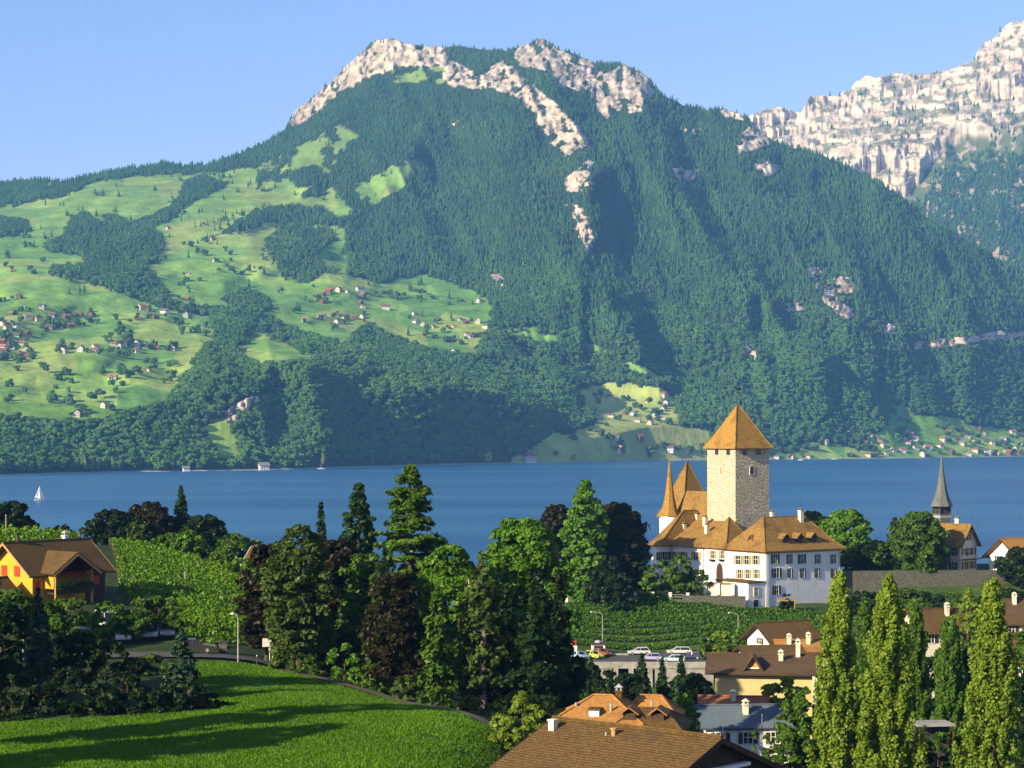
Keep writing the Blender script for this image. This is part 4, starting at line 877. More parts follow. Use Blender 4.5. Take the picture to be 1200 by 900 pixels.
SHRUBS = [
    ('dark round bush beside the road left of the meadow spruce', 125, 746, 176, 72, 'dark'), ('dark bush at the left edge below the blue spruce', 6, 772, 176, 70, 'dark'), ('dark bush right of the foot of the blue spruce', 82, 782, 172, 74, 'dark'),
    ('dark bush low in the middle of the front hedge', 150, 790, 170, 80, 'dark'), ('dark bush at the foot of the meadow spruce', 214, 802, 170, 66, 'dark'), ('dark bush at the corner of the meadow, last of the hedge', 246, 812, 172, 44, 'dark'), ('dark bush under the blue spruce in the hedge', 48, 800, 170, 60, 'dark'),
    ('dark bush in the front hedge under the round dark bush', 118, 800, 168, 70, 'dark'), ('dark bush in the front hedge left of the meadow spruce', 184, 806, 169, 60, 'dark'), ('dark bush lowest at the left edge of the meadow', 14, 806, 169, 60, 'dark'), ('dark bush by the road left of the small hut', 160, 772, 196, 60, 'dark'), ('green roadside bush beside the blue spruce', 72, 760, 205, 50, 'green'),
    ('olive bush between parked cars and road', 104, 752, 205, 48, 'olive'), ('low green hedge bush beside the parked cars', 176, 768, 200, 70, 'green'), ('yellow flowering bush at the road below the vineyard', 244, 749, 224, 44, 'yellow'),
    ('green bush right of the road sign at the head of the path', 336, 764, 207, 40, 'olive'), ('green bush on the path under the fir', 362, 770, 203, 40, 'green'), ('light bush beside the path under the copper beech', 404, 752, 200, 52, 'bright'), ('green bush by the path under the slender olive fir', 440, 772, 194, 46, 'green'),
    ('olive bush by the path below the low copper beech', 474, 792, 188, 44, 'olive'), ('green bush by the path below the green fir', 512, 806, 184, 46, 'green'), ('green bush by the path under the pale-trunked pine', 552, 818, 178, 54, 'olive'), ('leafy bush at the meadow end beside the bright young tree', 590, 836, 160, 44, 'yellow'),
    ('dark bush filling the foot of the blackish fir', 648, 818, 182, 60, 'dark'),
    ('sunlit bush in front of the long castle wing', 798, 651, 452, 46, 'green'), ('bush left of the sunlit bush before the castle wing', 775, 656, 453, 44, 'green'), ('bush below the gatehouse at the castle', 818, 664, 451, 32, 'green'), ('dark bush at the left end of the castle terrace', 750, 656, 455, 44, 'dark'), ('dark bush at the foot of the castle terrace trees', 725, 672, 440, 50, 'dark'), ('light low bush under the castle turret', 762, 670, 450, 36, 'bright'),
    ('clipped green arbour bush at the foot of the white castle wing', 922, 696, 446, 22, 'dark'), ('yellow-green bush at the end of the lower vineyard', 846, 735, 398, 50, 'yellow'), ('green bush before the brown roof under the vineyard', 872, 730, 392, 44, 'green'), ('small light bush beside the parking deck', 826, 742, 396, 24, 'green'),
    ('light green garden bush on the retaining wall', 1033, 634, 470, 26, 'bright'), ('dark bush on the retaining wall beside the large tree', 1058, 645, 470, 40, 'dark'), ('green bush at the foot of the retaining wall', 1128, 700, 430, 50, 'green'), ('dark bush between the sunlit poplars at the bottom', 1095, 862, 190, 60, 'dark'), ('dark bush along the foot of the retaining wall behind the first poplar', 1010, 690, 452, 60, 'dark'), ('dark bush at the middle of the foot of the retaining wall', 1085, 694, 450, 60, 'dark'), ('green bush before the flat garden pavilion', 1099, 857, 198, 66, 'green'), ('green bush below the oval poplar', 1125, 858, 184, 50, 'green'), ('bush under the round garden tree', 900, 862, 190, 44, 'green'), ('leafy bush right of the first sunlit poplar', 1006, 820, 200, 40, 'dark'),
    ('dark bush at the right edge below the broad poplar', 1196, 850, 170, 60, 'dark'), ('small bush by the white house under the slate roof', 884, 856, 205, 34, 'bright')]
for lab, px, top, d, w, lf in SHRUBS:
    tree('bush', lab, px, top, d, w, 'shrub', lf, .20 * max(1, d / 240.), 1.0, cat='bush')
# vines: every row a thing
def vine_row(a, b, h, wd, label, group, leaf, per=26, lf=.2):
    SEED[0] += 1; rg = np.random.default_rng(SEED[0]); a = np.array(a); b = np.array(b); L = np.linalg.norm(b - a); n = int(L * per)
    t = rg.random(n); c = a + (b - a) * t[:, None]; pl = np.floor(t * L / 1.3); bul = .84 + .3 * hash2(pl, pl * 0 + SEED[0], 3); f = t * L / 1.3 - pl; bul *= .75 + .25 * np.sin(np.pi * f)
    d = (b - a) / L; nr = np.array((-d[1], d[0])); off = rg.normal(0, .38, n) * wd * bul
    gzz = _gr(c[:, 0], c[:, 1]); x = c + nr * off[:, None]; zz = (.25 + .75 * rg.random(n) ** .8) * h * bul * (.86 + .25 * rg.random(n))
    o = thing('vine_row', label, 'vine row', (*a, gz(*a)), 0, group)
    p = np.c_[x, gzz + zz] - np.array(o.location)
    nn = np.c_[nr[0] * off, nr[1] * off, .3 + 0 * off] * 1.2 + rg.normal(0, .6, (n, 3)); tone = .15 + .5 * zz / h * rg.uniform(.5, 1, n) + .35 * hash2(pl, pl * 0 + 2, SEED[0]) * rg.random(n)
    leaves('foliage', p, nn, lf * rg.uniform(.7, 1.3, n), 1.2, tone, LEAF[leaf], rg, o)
    for q in (np.zeros(2), b - a):
        zz0 = gz(*(a + q)) - o.location[2]; MB().box(q[0] - .06, q[0] + .06, q[1] - .06, q[1] + .06, zz0 - .3, zz0 + h * .95).build('post', BARK, o)
ORD = ['lowest', 'second', 'third', 'fourth', 'fifth', 'sixth', 'seventh', 'eighth', 'ninth', 'tenth', 'eleventh', 'twelfth', 'thirteenth', 'fourteenth', 'fifteenth', 'sixteenth', 'seventeenth', 'eighteenth', 'nineteenth', 'twentieth', 'twenty-first', 'twenty-second', 'twenty-third', 'twenty-fourth', 'twenty-fifth', 'twenty-sixth', 'twenty-seventh', 'twenty-eighth']
for k in range(9):
    f = k / 8; d = 409 + 39 * f
    vine_row(P(664, 700, d)[:2], P(985 if d < 446 else 868, 700, d)[:2], 1.35, .5, ('lowest' if k == 0 else ORD[k]) + ' row of vines counted upward below the castle terrace', 'vine rows below the castle', 'vinelow', 52, .18)
for k in range(19):
    d = 229 + 106 * (k / 18.) ** 1.0
    pxl = np.interp(d, [226, 240, 268, 300, 335], [222, 190, 140, 136, 128]); pxr = np.interp(d, [226, 290, 310, 335], [300, 300, 285, 215])
    vine_row(P(pxl, 700, d)[:2], P(pxr, 700, d)[:2], 1.5, .65, ('lowest' if k == 0 else ORD[k]) + ' row of vines counted uphill on the bright slope right of the chalet', 'vine rows right of the chalet', 'vine', 95, .125)
for k in range(4):
    d = 436 + 7 * k
    vine_row(P(992, 700, d)[:2], P(1130, 700, d)[:2], 1.3, .5, ('nearest' if k == 0 else ORD[k]) + ' vine row to the viewer under the stone retaining wall', 'vine rows under the retaining wall', 'vinelow', 24, .2)
for k in range(4):
    d = 300 + 12 * k
    vine_row(P(-40, 700, d)[:2], P(70 + 8 * k, 700, d)[:2], 2.0, .9, ('nearest' if k == 0 else ORD[k]) + ' vine row from the chalet, behind its roof ridge', 'vine rows behind the chalet', 'vine', 50, .18)
# meadow grass
rg = np.random.default_rng(77); n = 950000; q = np.c_[rg.uniform(-105, 2, n), rg.uniform(112, 214, n)]
q = q[inpoly(q[:, 0], q[:, 1], MEADOW) & (fbm(q[:, 0] / 3., q[:, 1] / 4., 9, 2) > .30 * rg.random(len(q)) + .08)]; n = len(q); qz = _gr(q[:, 0], q[:, 1])
hb = rg.uniform(.07, .22, n) * (.6 + .8 * fbm(q[:, 0] / 5., q[:, 1] / 5., 19)); a = rg.uniform(0, 6.28, n); wv_ = .09
b0 = np.c_[q, qz + .05]; dx = np.c_[np.cos(a), np.sin(a), 0 * a] * wv_ * .5; tipo = np.c_[rg.normal(0, .1, (n, 2)), hb]
gr = np_mesh('grass', np.stack([b0 - dx, b0 + dx, b0 + tipo], 1).reshape(-1, 3), tris=np.arange(3 * n).reshape(-1, 3), mats=[leaf_mat('grass_blades', (.040, .108, .004), (.108, .235, .007), .25)], attrs={'tone': np.repeat(np.clip(.2 + .8 * fbm(q[:, 0] / 6., q[:, 1] / 9., 6) * rg.uniform(.5, 1.3, n), 0, 1), 3)})
tag(link('grass', gr), 'long green grass growing over the sloping meadow', 'grass', kind='stuff')
# ------------------------------------------------------------------ buildings
def tile_mat(name, a, b, c, sc=2.2, rows=3.2):
    """roof tiles: every tile a little different, moss and age in patches, courses across the slope"""
    t = NT(name); n1 = t.n('ShaderNodeTexNoise'); n1.inputs['Scale'].default_value = sc; n1.inputs['Detail'].default_value = 5; n1.inputs['Roughness'].default_value = .7; t.l(t.coord(), n1.inputs['Vector'])
    col = t.mix(t.rng(n1.outputs[0], .35, .65, 0, 1), a, b); col = t.mix(t.rng(t.noise(.35, 4), .52, .72, 0, .85), col, c)
    w = t.n('ShaderNodeTexWave', wave_type='BANDS', bands_direction='Z'); w.inputs['Scale'].default_value = rows; w.inputs['Distortion'].default_value = 2.2; w.inputs['Detail'].default_value = 1; t.l(t.coord(), w.inputs['Vector'])
    vo = t.n('ShaderNodeTexVoronoi'); vo.inputs['Scale'].default_value = sc * 1.6; t.l(t.coord(), vo.inputs['Vector'])
    h = t.math('ADD', w.outputs[0], t.math('MULTIPLY', vo.outputs[0], .8)); t.bump(h, .42, .08)
    col = t.mix(t.rng(vo.outputs['Color'], 0, 1, 0, .28), col, c)
    return t.set(col, .85, .2)
TILE = tile_mat('old_clay_tiles', (.16, .09, .022), (.34, .195, .045), (.09, .055, .022)); BROWN = tile_mat('brown_tiles', (.075, .044, .014), (.145, .085, .024), (.05, .033, .015), 3.4); DARKT = tile_mat('dark_brown_tiles', (.075, .045, .024), (.12, .075, .035), (.05, .035, .02), 2.6)
ORANGE = tile_mat('orange_tiles', (.29, .135, .034), (.45, .215, .052), (.17, .095, .04), 2.6); SLATE = tile_mat('slate', (.09, .12, .15), (.13, .165, .20), (.07, .09, .11), 2.4, 2.4); RED = tile_mat('red_brown_tiles', (.26, .10, .045), (.36, .15, .06), (.18, .08, .04), 2.6)
SPIRE = tile_mat('grey_shingles', (.10, .115, .112), (.165, .18, .17), (.07, .08, .08), 3)
GRASSYT = tile_mat('castle_spire_tiles', (.24, .13, .025), (.41, .24, .048), (.15, .085, .022), 2.6)
WHITE = noisy('white_lime_render', (.74, .73, .70), (.84, .83, .80), .35, .9, .25, 2.5); t = NT('old_lime_render'); sk = t.n('ShaderNodeTexNoise'); sk.inputs['Scale'].default_value = 1.0; sk.inputs['Detail'].default_value = 4; t.l(t.mapped((.9, .9, .12)), sk.inputs['Vector'])
wcol = t.mix(t.rng(t.noise(.4, 5), .4, .7, 0, 1), (.80, .78, .74), (.70, .68, .63)); wcol = t.mix(t.rng(sk.outputs[0], .54, .74, 0, .6), wcol, (.52, .50, .45)); t.bump(t.noise(1.6, 5), .35, .12); WHITE = t.set(wcol, .92, .15)
CREAM = noisy('cream_render', (.62, .56, .42), (.72, .66, .50), .5, .9, .2, 3); YELLOW = noisy('yellow_render', (.46, .38, .17), (.54, .45, .21), .6, .9, .15, 4)
OCHRE = noisy('ochre_render', (.47, .275, .024), (.55, .335, .034), .8, .9, .15, 4); BEIGE = noisy('grey_beige_render', (.46, .42, .34), (.56, .52, .43), .6, .9, .25, 3); DWOOD = noisy('dark_timber', (.035, .02, .012), (.07, .04, .022), 2.5, .85, .3, 8); LWOOD = noisy('honey_timber', (.34, .19, .06), (.44, .26, .09), 2, .8, .2, 8)
PALEW = noisy('pale_paint', (.70, .68, .62), (.78, .76, .70), 2, .7); GREENSH = noisy('dark_green_shutter', (.02, .035, .022), (.035, .055, .03), 3, .7); OLIVESH = noisy('olive_shutter', (.20, .17, .06), (.28, .24, .09), 3, .7); WOODSH = noisy('wooden_shutter', (.36, .19, .05), (.46, .26, .08), 3, .75); REDSH = noisy('red_shutter', (.42, .035, .015), (.52, .05, .02), 3, .7)
CONC = noisy('weathered_concrete', (.22, .21, .19), (.33, .32, .29), .8, .9, .3, 4); METAL = noisy('galvanised_steel', (.26, .265, .26), (.36, .365, .36), 4, .5, 0, None, .5); IRON = noisy('dark_iron', (.03, .03, .03), (.06, .055, .05), 4, .6)
t = NT('window_glass'); GLASS = t.set((.018, .022, .024), .12, .5)
def stone_mat(name, a, b, mort, sc, bst):
    t = NT(name); mp = t.mapped((1, 1, 1.45)); w = t.n('ShaderNodeTexNoise'); w.inputs['Scale'].default_value = 1.4; t.l(t.coord(), w.inputs['Vector'])
    vm = t.n('ShaderNodeVectorMath', operation='ADD'); t.l(mp, vm.inputs[0]); sc_ = t.n('ShaderNodeVectorMath', operation='SCALE'); t.l(w.outputs['Color'], sc_.inputs[0]); sc_.inputs['Scale'].default_value = .35; t.l(sc_.outputs[0], vm.inputs[1])
    v = t.n('ShaderNodeTexVoronoi'); v.inputs['Scale'].default_value = sc; t.l(vm.outputs[0], v.inputs['Vector'])
    e = t.n('ShaderNodeTexVoronoi', feature='DISTANCE_TO_EDGE'); e.inputs['Scale'].default_value = sc; t.l(vm.outputs[0], e.inputs['Vector'])
    c = t.mix(v.outputs['Color'], a, b); c = t.mix(t.rng(e.outputs[0], .0, .11, 1, 0), c, mort)
    c = t.mix(t.rng(t.noise(.25, 4), .4, .75, 0, .5), c, mort)
    h = t.math('ADD', t.rng(e.outputs[0], 0, .16, 0, 1), t.math('MULTIPLY', t.noise(5, 3), .5)); t.bump(h, bst, .22)
    return t.set(c, .92, .15)
RUBBLE = stone_mat('rubble_masonry', (.43, .37, .25), (.64, .57, .41), (.55, .48, .34), 1.25, .9); WALLST = stone_mat('shade_toned_wall_stone', (.07, .07, .06), (.15, .145, .12), (.10, .095, .08), 1.8, .7)  # WALLST: grey stone with the shade of the trees put into its colour

def win(par, x, y, z, w, h, rz=0, sh=None, glass=GLASS, frame=PALEW, name='window', sill=True, shw=None):
    """a window on a wall that faces local -y turned by rz; its shutters and sill are its parts"""
    b = MB().at((x, y, z), rz); b.box(-w / 2, w / 2, -.05, .1, -h / 2, h / 2); o = b.build(name, glass, par)
    f = MB().at((x, y, z), rz); t_ = .09
    f.box(-w / 2 - t_, -w / 2, -.11, .1, -h / 2 - t_, h / 2 + t_); f.box(w / 2, w / 2 + t_, -.11, .1, -h / 2 - t_, h / 2 + t_); f.box(-w / 2, w / 2, -.11, .1, h / 2, h / 2 + t_); f.box(-w / 2, w / 2, -.11, .1, -h / 2 - t_, -h / 2)
    f.box(-.035, .035, -.09, -.052, -h / 2, h / 2); f.box(-w / 2, -.036, -.085, -.052, .05 * h, .05 * h + .06); f.box(.036, w / 2, -.085, -.052, .05 * h, .05 * h + .06)
    f.build('frame', frame, o)
    if sh:
        s = shw or w * .5
        for q in (-1, 1):
            m = MB().at((x, y, z), rz); xc = q * (w / 2 + t_ + .02 + s / 2); m.box(xc - s / 2, xc + s / 2, -.13, -.07, -h / 2, h / 2)
            for k in range(5): m.box(xc - s / 2 + .06, xc + s / 2 - .06, -.15, -.131, -h / 2 + h * (k + .15) / 5, -h / 2 + h * (k + .7) / 5)
            m.build('shutter', sh, o)
    return o
def shutters(par, x, y, z, w, h, rz, mat):
    for q in (-1, 1):
        m = MB().at((x, y, z), rz); m.box(q * w / 4 - w / 4 + .015, q * w / 4 + w / 4 - .015, -.08, .02, -h / 2, h / 2)
        for k in range(6): m.box(q * w / 4 - w / 4 + .07, q * w / 4 + w / 4 - .07, -.1, -.081, -h / 2 + h * (k + .2) / 6, -h / 2 + h * (k + .75) / 6)
        m.build('shutter', mat, par)
def chimney(par, x, y, z0, z1, w=.8, mat=CREAM, cap=BROWN, name='chimney'):
    b = MB().box(x - w / 2, x + w / 2, y - w / 2, y + w / 2, z0, z1); b.box(x - w / 2 - .1, x + w / 2 + .1, y - w / 2 - .1, y + w / 2 + .1, z1, z1 + .14); o = b.build(name, mat, par)
    c = MB(); e = w / 2 + .12; c.poly([(x - e, y - e, z1 + .45), (x + e, y - e, z1 + .45), (x + e, y + e, z1 + .45), (x - e, y + e, z1 + .45), (x, y, z1 + .8)], [(0, 1, 4), (1, 2, 4), (2, 3, 4), (3, 0, 4), (3, 2, 1, 0)])
    for dx in (-1, 1):
        for dy in (-1, 1): c.box(x + dx * w * .35 - .07, x + dx * w * .35 + .07, y + dy * w * .35 - .07, y + dy * w * .35 + .07, z1 + .1, z1 + .46)
    c.build('cap', cap, o); return o
def hip(par, x0, x1, y0, y1, ze, zr, r0, r1, mat, ov=.7, flare=.0, th=.22, ry=None, name='roof'):
    """hipped roof, ridge along x from r0 to r1, with a softer pitch towards the eaves"""
    ym = (y0 + y1) / 2 if ry is None else ry; rings = []
    for f in (0, .22, 1):
        z = ze + (zr - ze) * (f if f in (0, 1) else f - flare)
        rings.append([(x0 - ov + (r0 - x0 + ov) * f, y0 - ov + (ym - y0 + ov) * f, z), (x1 + ov + (r1 - x1 - ov) * f, y0 - ov + (ym - y0 + ov) * f, z), (x1 + ov + (r1 - x1 - ov) * f, y1 + ov + (ym - y1 - ov) * f, z), (x0 - ov + (r0 - x0 + ov) * f, y1 + ov + (ym - y1 - ov) * f, z)])
    b = MB(); low = [(p[0], p[1], p[2] - th) for p in rings[0]]; pts = low + sum(rings, []); fs = [(3, 2, 1, 0)]
    for k in range(3):
        for i in range(4): fs.append((4 * k + i, 4 * k + (i + 1) % 4, 4 * k + 4 + (i + 1) % 4, 4 * k + 4 + i))
    b.poly(pts, fs); o = b.build(name, mat, par)
    rc = MB()
    for i in range(4): rc.tube([rings[0][i], rings[1][i], rings[2][i]], .13, 5)
    if r1 - r0 > .3: rc.cyl(rings[2][0], rings[2][1], .14, .14, 5)
    rc.build('ridge_tiles', mat, o); return o
def gable(par, L, W_, ze, rise, mat, ov=.8, og=.8, th=.22, y0=0.0, x0=0.0, name='roof', edge=DWOOD):
    """saddle roof, ridge along x"""
    b = MB(); ym = y0 + W_ / 2; s = rise / (W_ / 2); zl = ze - s * ov
    for sg in (-1, 1):
        e = ym + sg * (W_ / 2 + ov); a = [(x0 - og, e, zl), (x0 + L + og, e, zl), (x0 + L + og, ym, ze + rise), (x0 - og, ym, ze + rise)]
        b.slab(a if sg < 0 else a[::-1], th)
    o = b.build(name, mat, par); r = MB().cyl((x0 - og, ym, ze + rise + .03), (x0 + L + og, ym, ze + rise + .03), .15, .15, 6); r.build('ridge_tiles', mat, o)
    for xx in (x0 - og - .06, x0 + L + og + .003):
        v = MB()
        for sg in (-1, 1):
            e = ym + sg * (W_ / 2 + ov); v.poly([(xx, e, zl - .28), (xx + .057, e, zl - .28), (xx + .057, e, zl + .03), (xx, e, zl + .03), (xx, ym, ze + rise - .30), (xx + .057, ym, ze + rise - .30), (xx + .057, ym, ze + rise + .02), (xx, ym, ze + rise + .02)], [(0, 1, 2, 3), (7, 6, 5, 4), (0, 4, 5, 1), (1, 5, 6, 2), (2, 6, 7, 3), (3, 7, 4, 0)])
        v.build('verge_board', edge, o)
    return o
def gwalls(par, L, W_, ze, rise, mat, z0=0.0, y0=0.0, x0=0.0, name='wall'):
    """four walls with gable triangles, as one prism under the roof"""
    s = .10; p = [(x0, y0, z0), (x0 + L, y0, z0), (x0 + L, y0 + W_, z0), (x0, y0 + W_, z0), (x0, y0, ze - s), (x0 + L, y0, ze - s), (x0 + L, y0 + W_, ze - s), (x0, y0 + W_, ze - s), (x0, y0 + W_ / 2, ze + rise - .26), (x0 + L, y0 + W_ / 2, ze + rise - .26)]
    return MB().poly(p, [(0, 1, 5, 4), (1, 2, 6, 9, 5), (2, 3, 7, 6), (3, 0, 4, 8, 7), (4, 5, 9, 8), (6, 7, 8, 9), (3, 2, 1, 0)]).build(name, mat, par)

# ---- castle: local x runs along the sunlit-grazed fronts to the right, y to the back left
CA = R(34); CO = Vector((55.66, 449.0, 11.5)); U = Vector((math.cos(CA), math.sin(CA))); V = Vector((-math.sin(CA), math.cos(CA)))
def a_of(px, b=0.0):
    s = (px - 600) / F; ox = CO.x + V.x * b; oy = CO.y + V.y * b; return (s * oy - ox) / (U.x - U.y * s)
def b_of(px, a=0.0):
    s = (px - 600) / F; ox = CO.x + U.x * a; oy = CO.y + U.y * a; return (s * oy - ox) / (V.x - V.y * s)
def z_of(py, a, b): return CZ - (py - HY) / F * (CO.y + U.y * a + V.y * b) - CO.z
def castle_part(name, label, cat='castle'): return thing(name, label, cat, CO, CA, 'castle buildings on the hill')
c = castle_part('castle_wing', 'white three-storey castle wing with hipped brown roof and three dormers')
MB().box(0, 22, 0, 14, -2, 12.4).build('wall', WHITE, c)
MB().box(-5, -.003, .06, 11, -2, 5.45).build('annex_wall', WHITE, c); MB().box(-5.2, -.003, -.1, 11.2, 5.45, 5.75).build('annex_coping', BROWN, c)
rf = hip(c, 0, 22, 0, 14, 12.35, 19.4, 5.4, 17.6, TILE, 1.0, .07)
MB().box(-.25, 22.25, -.25, 14.25, 11.75, 12.1).build('cornice', LWOOD, c)
for row, (yc, hgt_) in enumerate(((655, 2.1), (671.5, 2.1), (691.5, 2.0))):
    cols = ([(908.3, 1.1), (925, .8), (939.5, 1.0), (958, .8), (976, .75)], [(909.8, 1.5), (925.5, .8), (940.5, .85), (957.5, .75), (976.5, .9)], [(909.8, 1.1)])[row]
    for px, w in cols:
        a = a_of(px); win(c, a, 0, z_of(yc, a, 0), w, hgt_, 0, GREENSH, frame=PALEW, shw=.55 if w > .9 else .32)
for row, yc in enumerate((656.2, 672.5)):
    for px in ((865.3, 875.3, 885.8), (867, 876.5, 886.5))[row]:
        b = b_of(px); win(c, 0, b, z_of(yc, 0, b), 1.5 if row == 0 else 1.1, 2.0, -R(90), OLIVESH, frame=PALEW, shw=.5)
a = a_of(886); win(c, a, .06, z_of(693.5, a, 0), 1.1, 1.9, 0, None); MB().at((a, .06, -.1)).box(-.6, .6, -.08, .1, 0, 1.9).build('door', DWOOD, c)
MB().cyl((.25, -.15, -.5), (.25, -.15, 11.7), .09).build('downpipe', METAL, c); MB().cyl((21.6, -.15, -.5), (21.6, -.15, 11.7), .09).build('downpipe', METAL, c)
for px in (918.5, 935, 951):                                        # dormers on the front slope
    a = a_of(px, 1.8); d = MB().poly([(a - .85, 1.3, 13.5), (a + .85, 1.3, 13.5), (a + .85, 1.3, 14.9), (a, 1.3, 15.7), (a - .85, 1.3, 14.9), (a - .85, 4.6, 13.5), (a + .85, 4.6, 13.5), (a + .85, 4.6, 14.9), (a, 4.6, 15.7), (a - .85, 4.6, 14.9)], [(0, 1, 2, 3, 4), (9, 8, 7, 6, 5), (1, 6, 7, 2), (5, 0, 4, 9), (2, 7, 8, 3), (4, 3, 8, 9)]).build('dormer', DWOOD, c)
    m = MB()
    m.slab([(a - 1.25, .7, 14.68), (a, .7, 15.88), (a, 5, 15.88), (a - 1.25, 5, 14.68)][::-1], .14); m.slab([(a + 1.25, .7, 14.68), (a + 1.25, 5, 14.68), (a, 5, 15.88), (a, .7, 15.88)][::-1], .14); m.build('dormer_roof', TILE, d)
    MB().box(a - .45, a + .45, 1.24, 1.32, 13.9, 14.8).build('pane', GLASS, d)
b = 6.5; d = MB().poly([(1.4, b - .9, 13.5), (1.4, b + .9, 13.5), (1.4, b, 15.2), (4.5, b - .9, 13.5), (4.5, b + .9, 13.5), (4.5, b, 15.2)], [(0, 2, 1), (3, 4, 5), (0, 3, 5, 2), (1, 2, 5, 4)]).build('dormer', DWOOD, c)
m = MB(); m.slab([(.9, b - 1.3, 13.3), (.9, b, 15.5), (5, b, 15.5), (5, b - 1.3, 13.3)], .12); m.slab([(.9, b + 1.3, 13.3), (5, b + 1.3, 13.3), (5, b, 15.5), (.9, b, 15.5)], .12); m.build('dormer_roof', TILE, d)
a = a_of(938.5, 6); ch = chimney(c, a, 6, 17.5, 20.6, .95, CREAM, TILE); MB().cyl((a, 6, 21.3), (a, 6, 23.6), .05).build('finial', IRON, ch)
chimney(c, a_of(905, 10), 10, 17, 20.2, .8, CREAM, TILE)
# arbour by the wall
# gatehouse
c = castle_part('castle_gatehouse', 'white castle gatehouse with pointed tiled roof over a dark arched door')
MB().box(.15, 8, 14.01, 21, -1, 12.3).build('wall', WHITE, c); hip(c, .15, 8, 13.6, 21, 12.35, 19.0, 3.9, 4.3, TILE, .9, .06)
for px in (835, 846.2):
    b = b_of(px); win(c, .15, b, z_of(650, 0, b), 1.1, 1.7, -R(90), WOODSH, shw=.55); MB().box(-.35, .06, b - .9, b + .9, z_of(657, 0, b) - .1, z_of(657, 0, b) + .3).build('flower_box', LEAF['copper'], c)
b = b_of(842.8); arch = [(.1, b - 1.15, 4.2), (.1, b + 1.15, 4.2)] + [(.1, b + 1.15 * math.cos(R(q)), 7.0 + 1.9 * math.sin(R(q))) for q in range(0, 181, 20)]
MB().poly([(x - .02, y, z) for x, y, z in arch] + [(x + .3, y, z) for x, y, z in arch], [tuple(range(len(arch))), tuple(range(2 * len(arch) - 1, len(arch) - 1, -1))] + [(i, i + len(arch), (i + 1) % len(arch) + len(arch), (i + 1) % len(arch)) for i in range(len(arch))]).build('door', DWOOD, c)
# long wing
c = castle_part('castle_long_wing', 'long low white castle wing with yellow shutters and tiled lean-to roof')
MB().poly([(.3, 21.01, -1), (9.3, 21.01, -1), (9.3, 40, -1), (.3, 40, -1), (.3, 21.01, 12.2), (9.3, 21.01, 17.0), (9.3, 40, 17.0), (.3, 40, 12.2)], [(3, 2, 1, 0), (4, 5, 6, 7), (0, 1, 5, 4), (1, 2, 6, 5), (2, 3, 7, 6), (3, 0, 4, 7)]).build('wall', WHITE, c)
m = MB(); m.slab([(-.8, 21.02, 12.1), (9.35, 21.02, 17.6), (9.35, 36.5, 17.6), (-.8, 40.9, 12.1)][::-1], .22); m.slab([(-.8, 40.9, 12.1), (9.35, 36.5, 17.6), (9.9, 40.9, 14.0)][::-1], .22); m.build('roof', TILE, c)
for px, w, s in ((790, 1.2, WOODSH), (800.7, 1.6, WOODSH), (816, 1.8, WOODSH)):
    b = b_of(px, .3); win(c, .3, b, z_of(651.5, .3, b), w, 1.9, -R(90), s, shw=.65)
MB().box(-3.2, .29, 34, 36.6, -1, 12.1).build('end_wall', WHITE, c); hip(c, -3.2, 9.2, 34, 36.6, 12.1, 20.0, 6.0, 9.1, TILE, .7, .03, ry=36.2, name='end_roof')
for px, w in ((773.5, 1.0), (780.5, .9)): a = a_of(px, 34); win(c, a, 34, z_of(651.5, a, 34), w, 1.9, 0, GREENSH, shw=.5)
MB().cyl((.1, 21.6, 3), (.1, 21.6, 12), .09).build('downpipe', METAL, c)
for px, py0, py1, d in ((826.5, 604, 618, 7.2), (828.5, 613, 627, 4.4), (801.5, 612, 624, 5.2)):
    b = b_of(px, d); chimney(c, d, b, z_of(py1, d, b) - 1.5, z_of(py0, d, b) - .6, .85, CREAM, TILE)
# palas
c = castle_part('castle_hall', 'old castle hall with steep pointed tiled roof beside the slim turret')
MB().box(9.4, 17, 31.7, 43.8, -1, 17.9).build('wall', WHITE, c); hip(c, 9.4, 17, 31.7, 43.8, 18, 24.0, 13.2 - 3.4, 13.2 + 3.4, TILE, .5, .03, name='low_roof') if False else None
m = MB(); m.slab([(9.36, 31.66, 17.5), (13.2, 31.66, 24.2), (13.2, 44, 24.2), (9.36, 44, 17.5)][::-1], .22); m.slab([(17.2, 31.66, 17.5), (17.2, 44, 17.5), (13.2, 44, 24.2), (13.2, 31.66, 24.2)][::-1], .22); m.build('saddle_roof', TILE, c)
MB().box(12.0, 22, 43.8, 53, -1, 18).build('hall_wall', WHITE, c); rf = hip(c, 12.0, 22, 43.8, 53, 17.9, 31.0, 16.7, 17.3, TILE, .5, .03, name='pointed_roof'); MB().cyl((17, 48, 30.9), (17, 48, 33.4), .07, .03).build('finial', IRON, rf)
b = b_of(813.5, 9.6); chimney(c, 9.6, b, 15, z_of(597.5, 9.6, b) - .6, 1.1, CREAM, TILE); chimney(c, 9.6, b_of(817, 9.6), 15, z_of(601, 9.6, b) - .4, .9, CREAM, TILE)
# turret
c = castle_part('castle_turret', 'slim round white turret with tall curved conical tiled roof')
MB().lathe([(2.05, 0), (2.05, 18.6)], (8, 44, 0), 20).build('wall', WHITE, c, smooth=True)
rf = MB().lathe([(2.5, 18.4), (2.45, 18.6), (1.75, 20.3), (1.25, 22.4), (.88, 25), (.5, 28.6), (.09, 32.0), (.05, 32.2)], (8, 44, 0), 8).build('roof', GRASSYT, c)
MB().cyl((8, 44, 32), (8, 44, 34.6), .06, .03).build('finial', IRON, rf)
for an, z in ((-75, 17.2), (-60, 15), (-130, 15.4)):
    MB().at((8 + 2.04 * math.cos(R(an)), 44 + 2.04 * math.sin(R(an)), z), R(an + 90)).box(-.35, .35, -.1, .1, -.6, .6).build('window', GLASS, c)
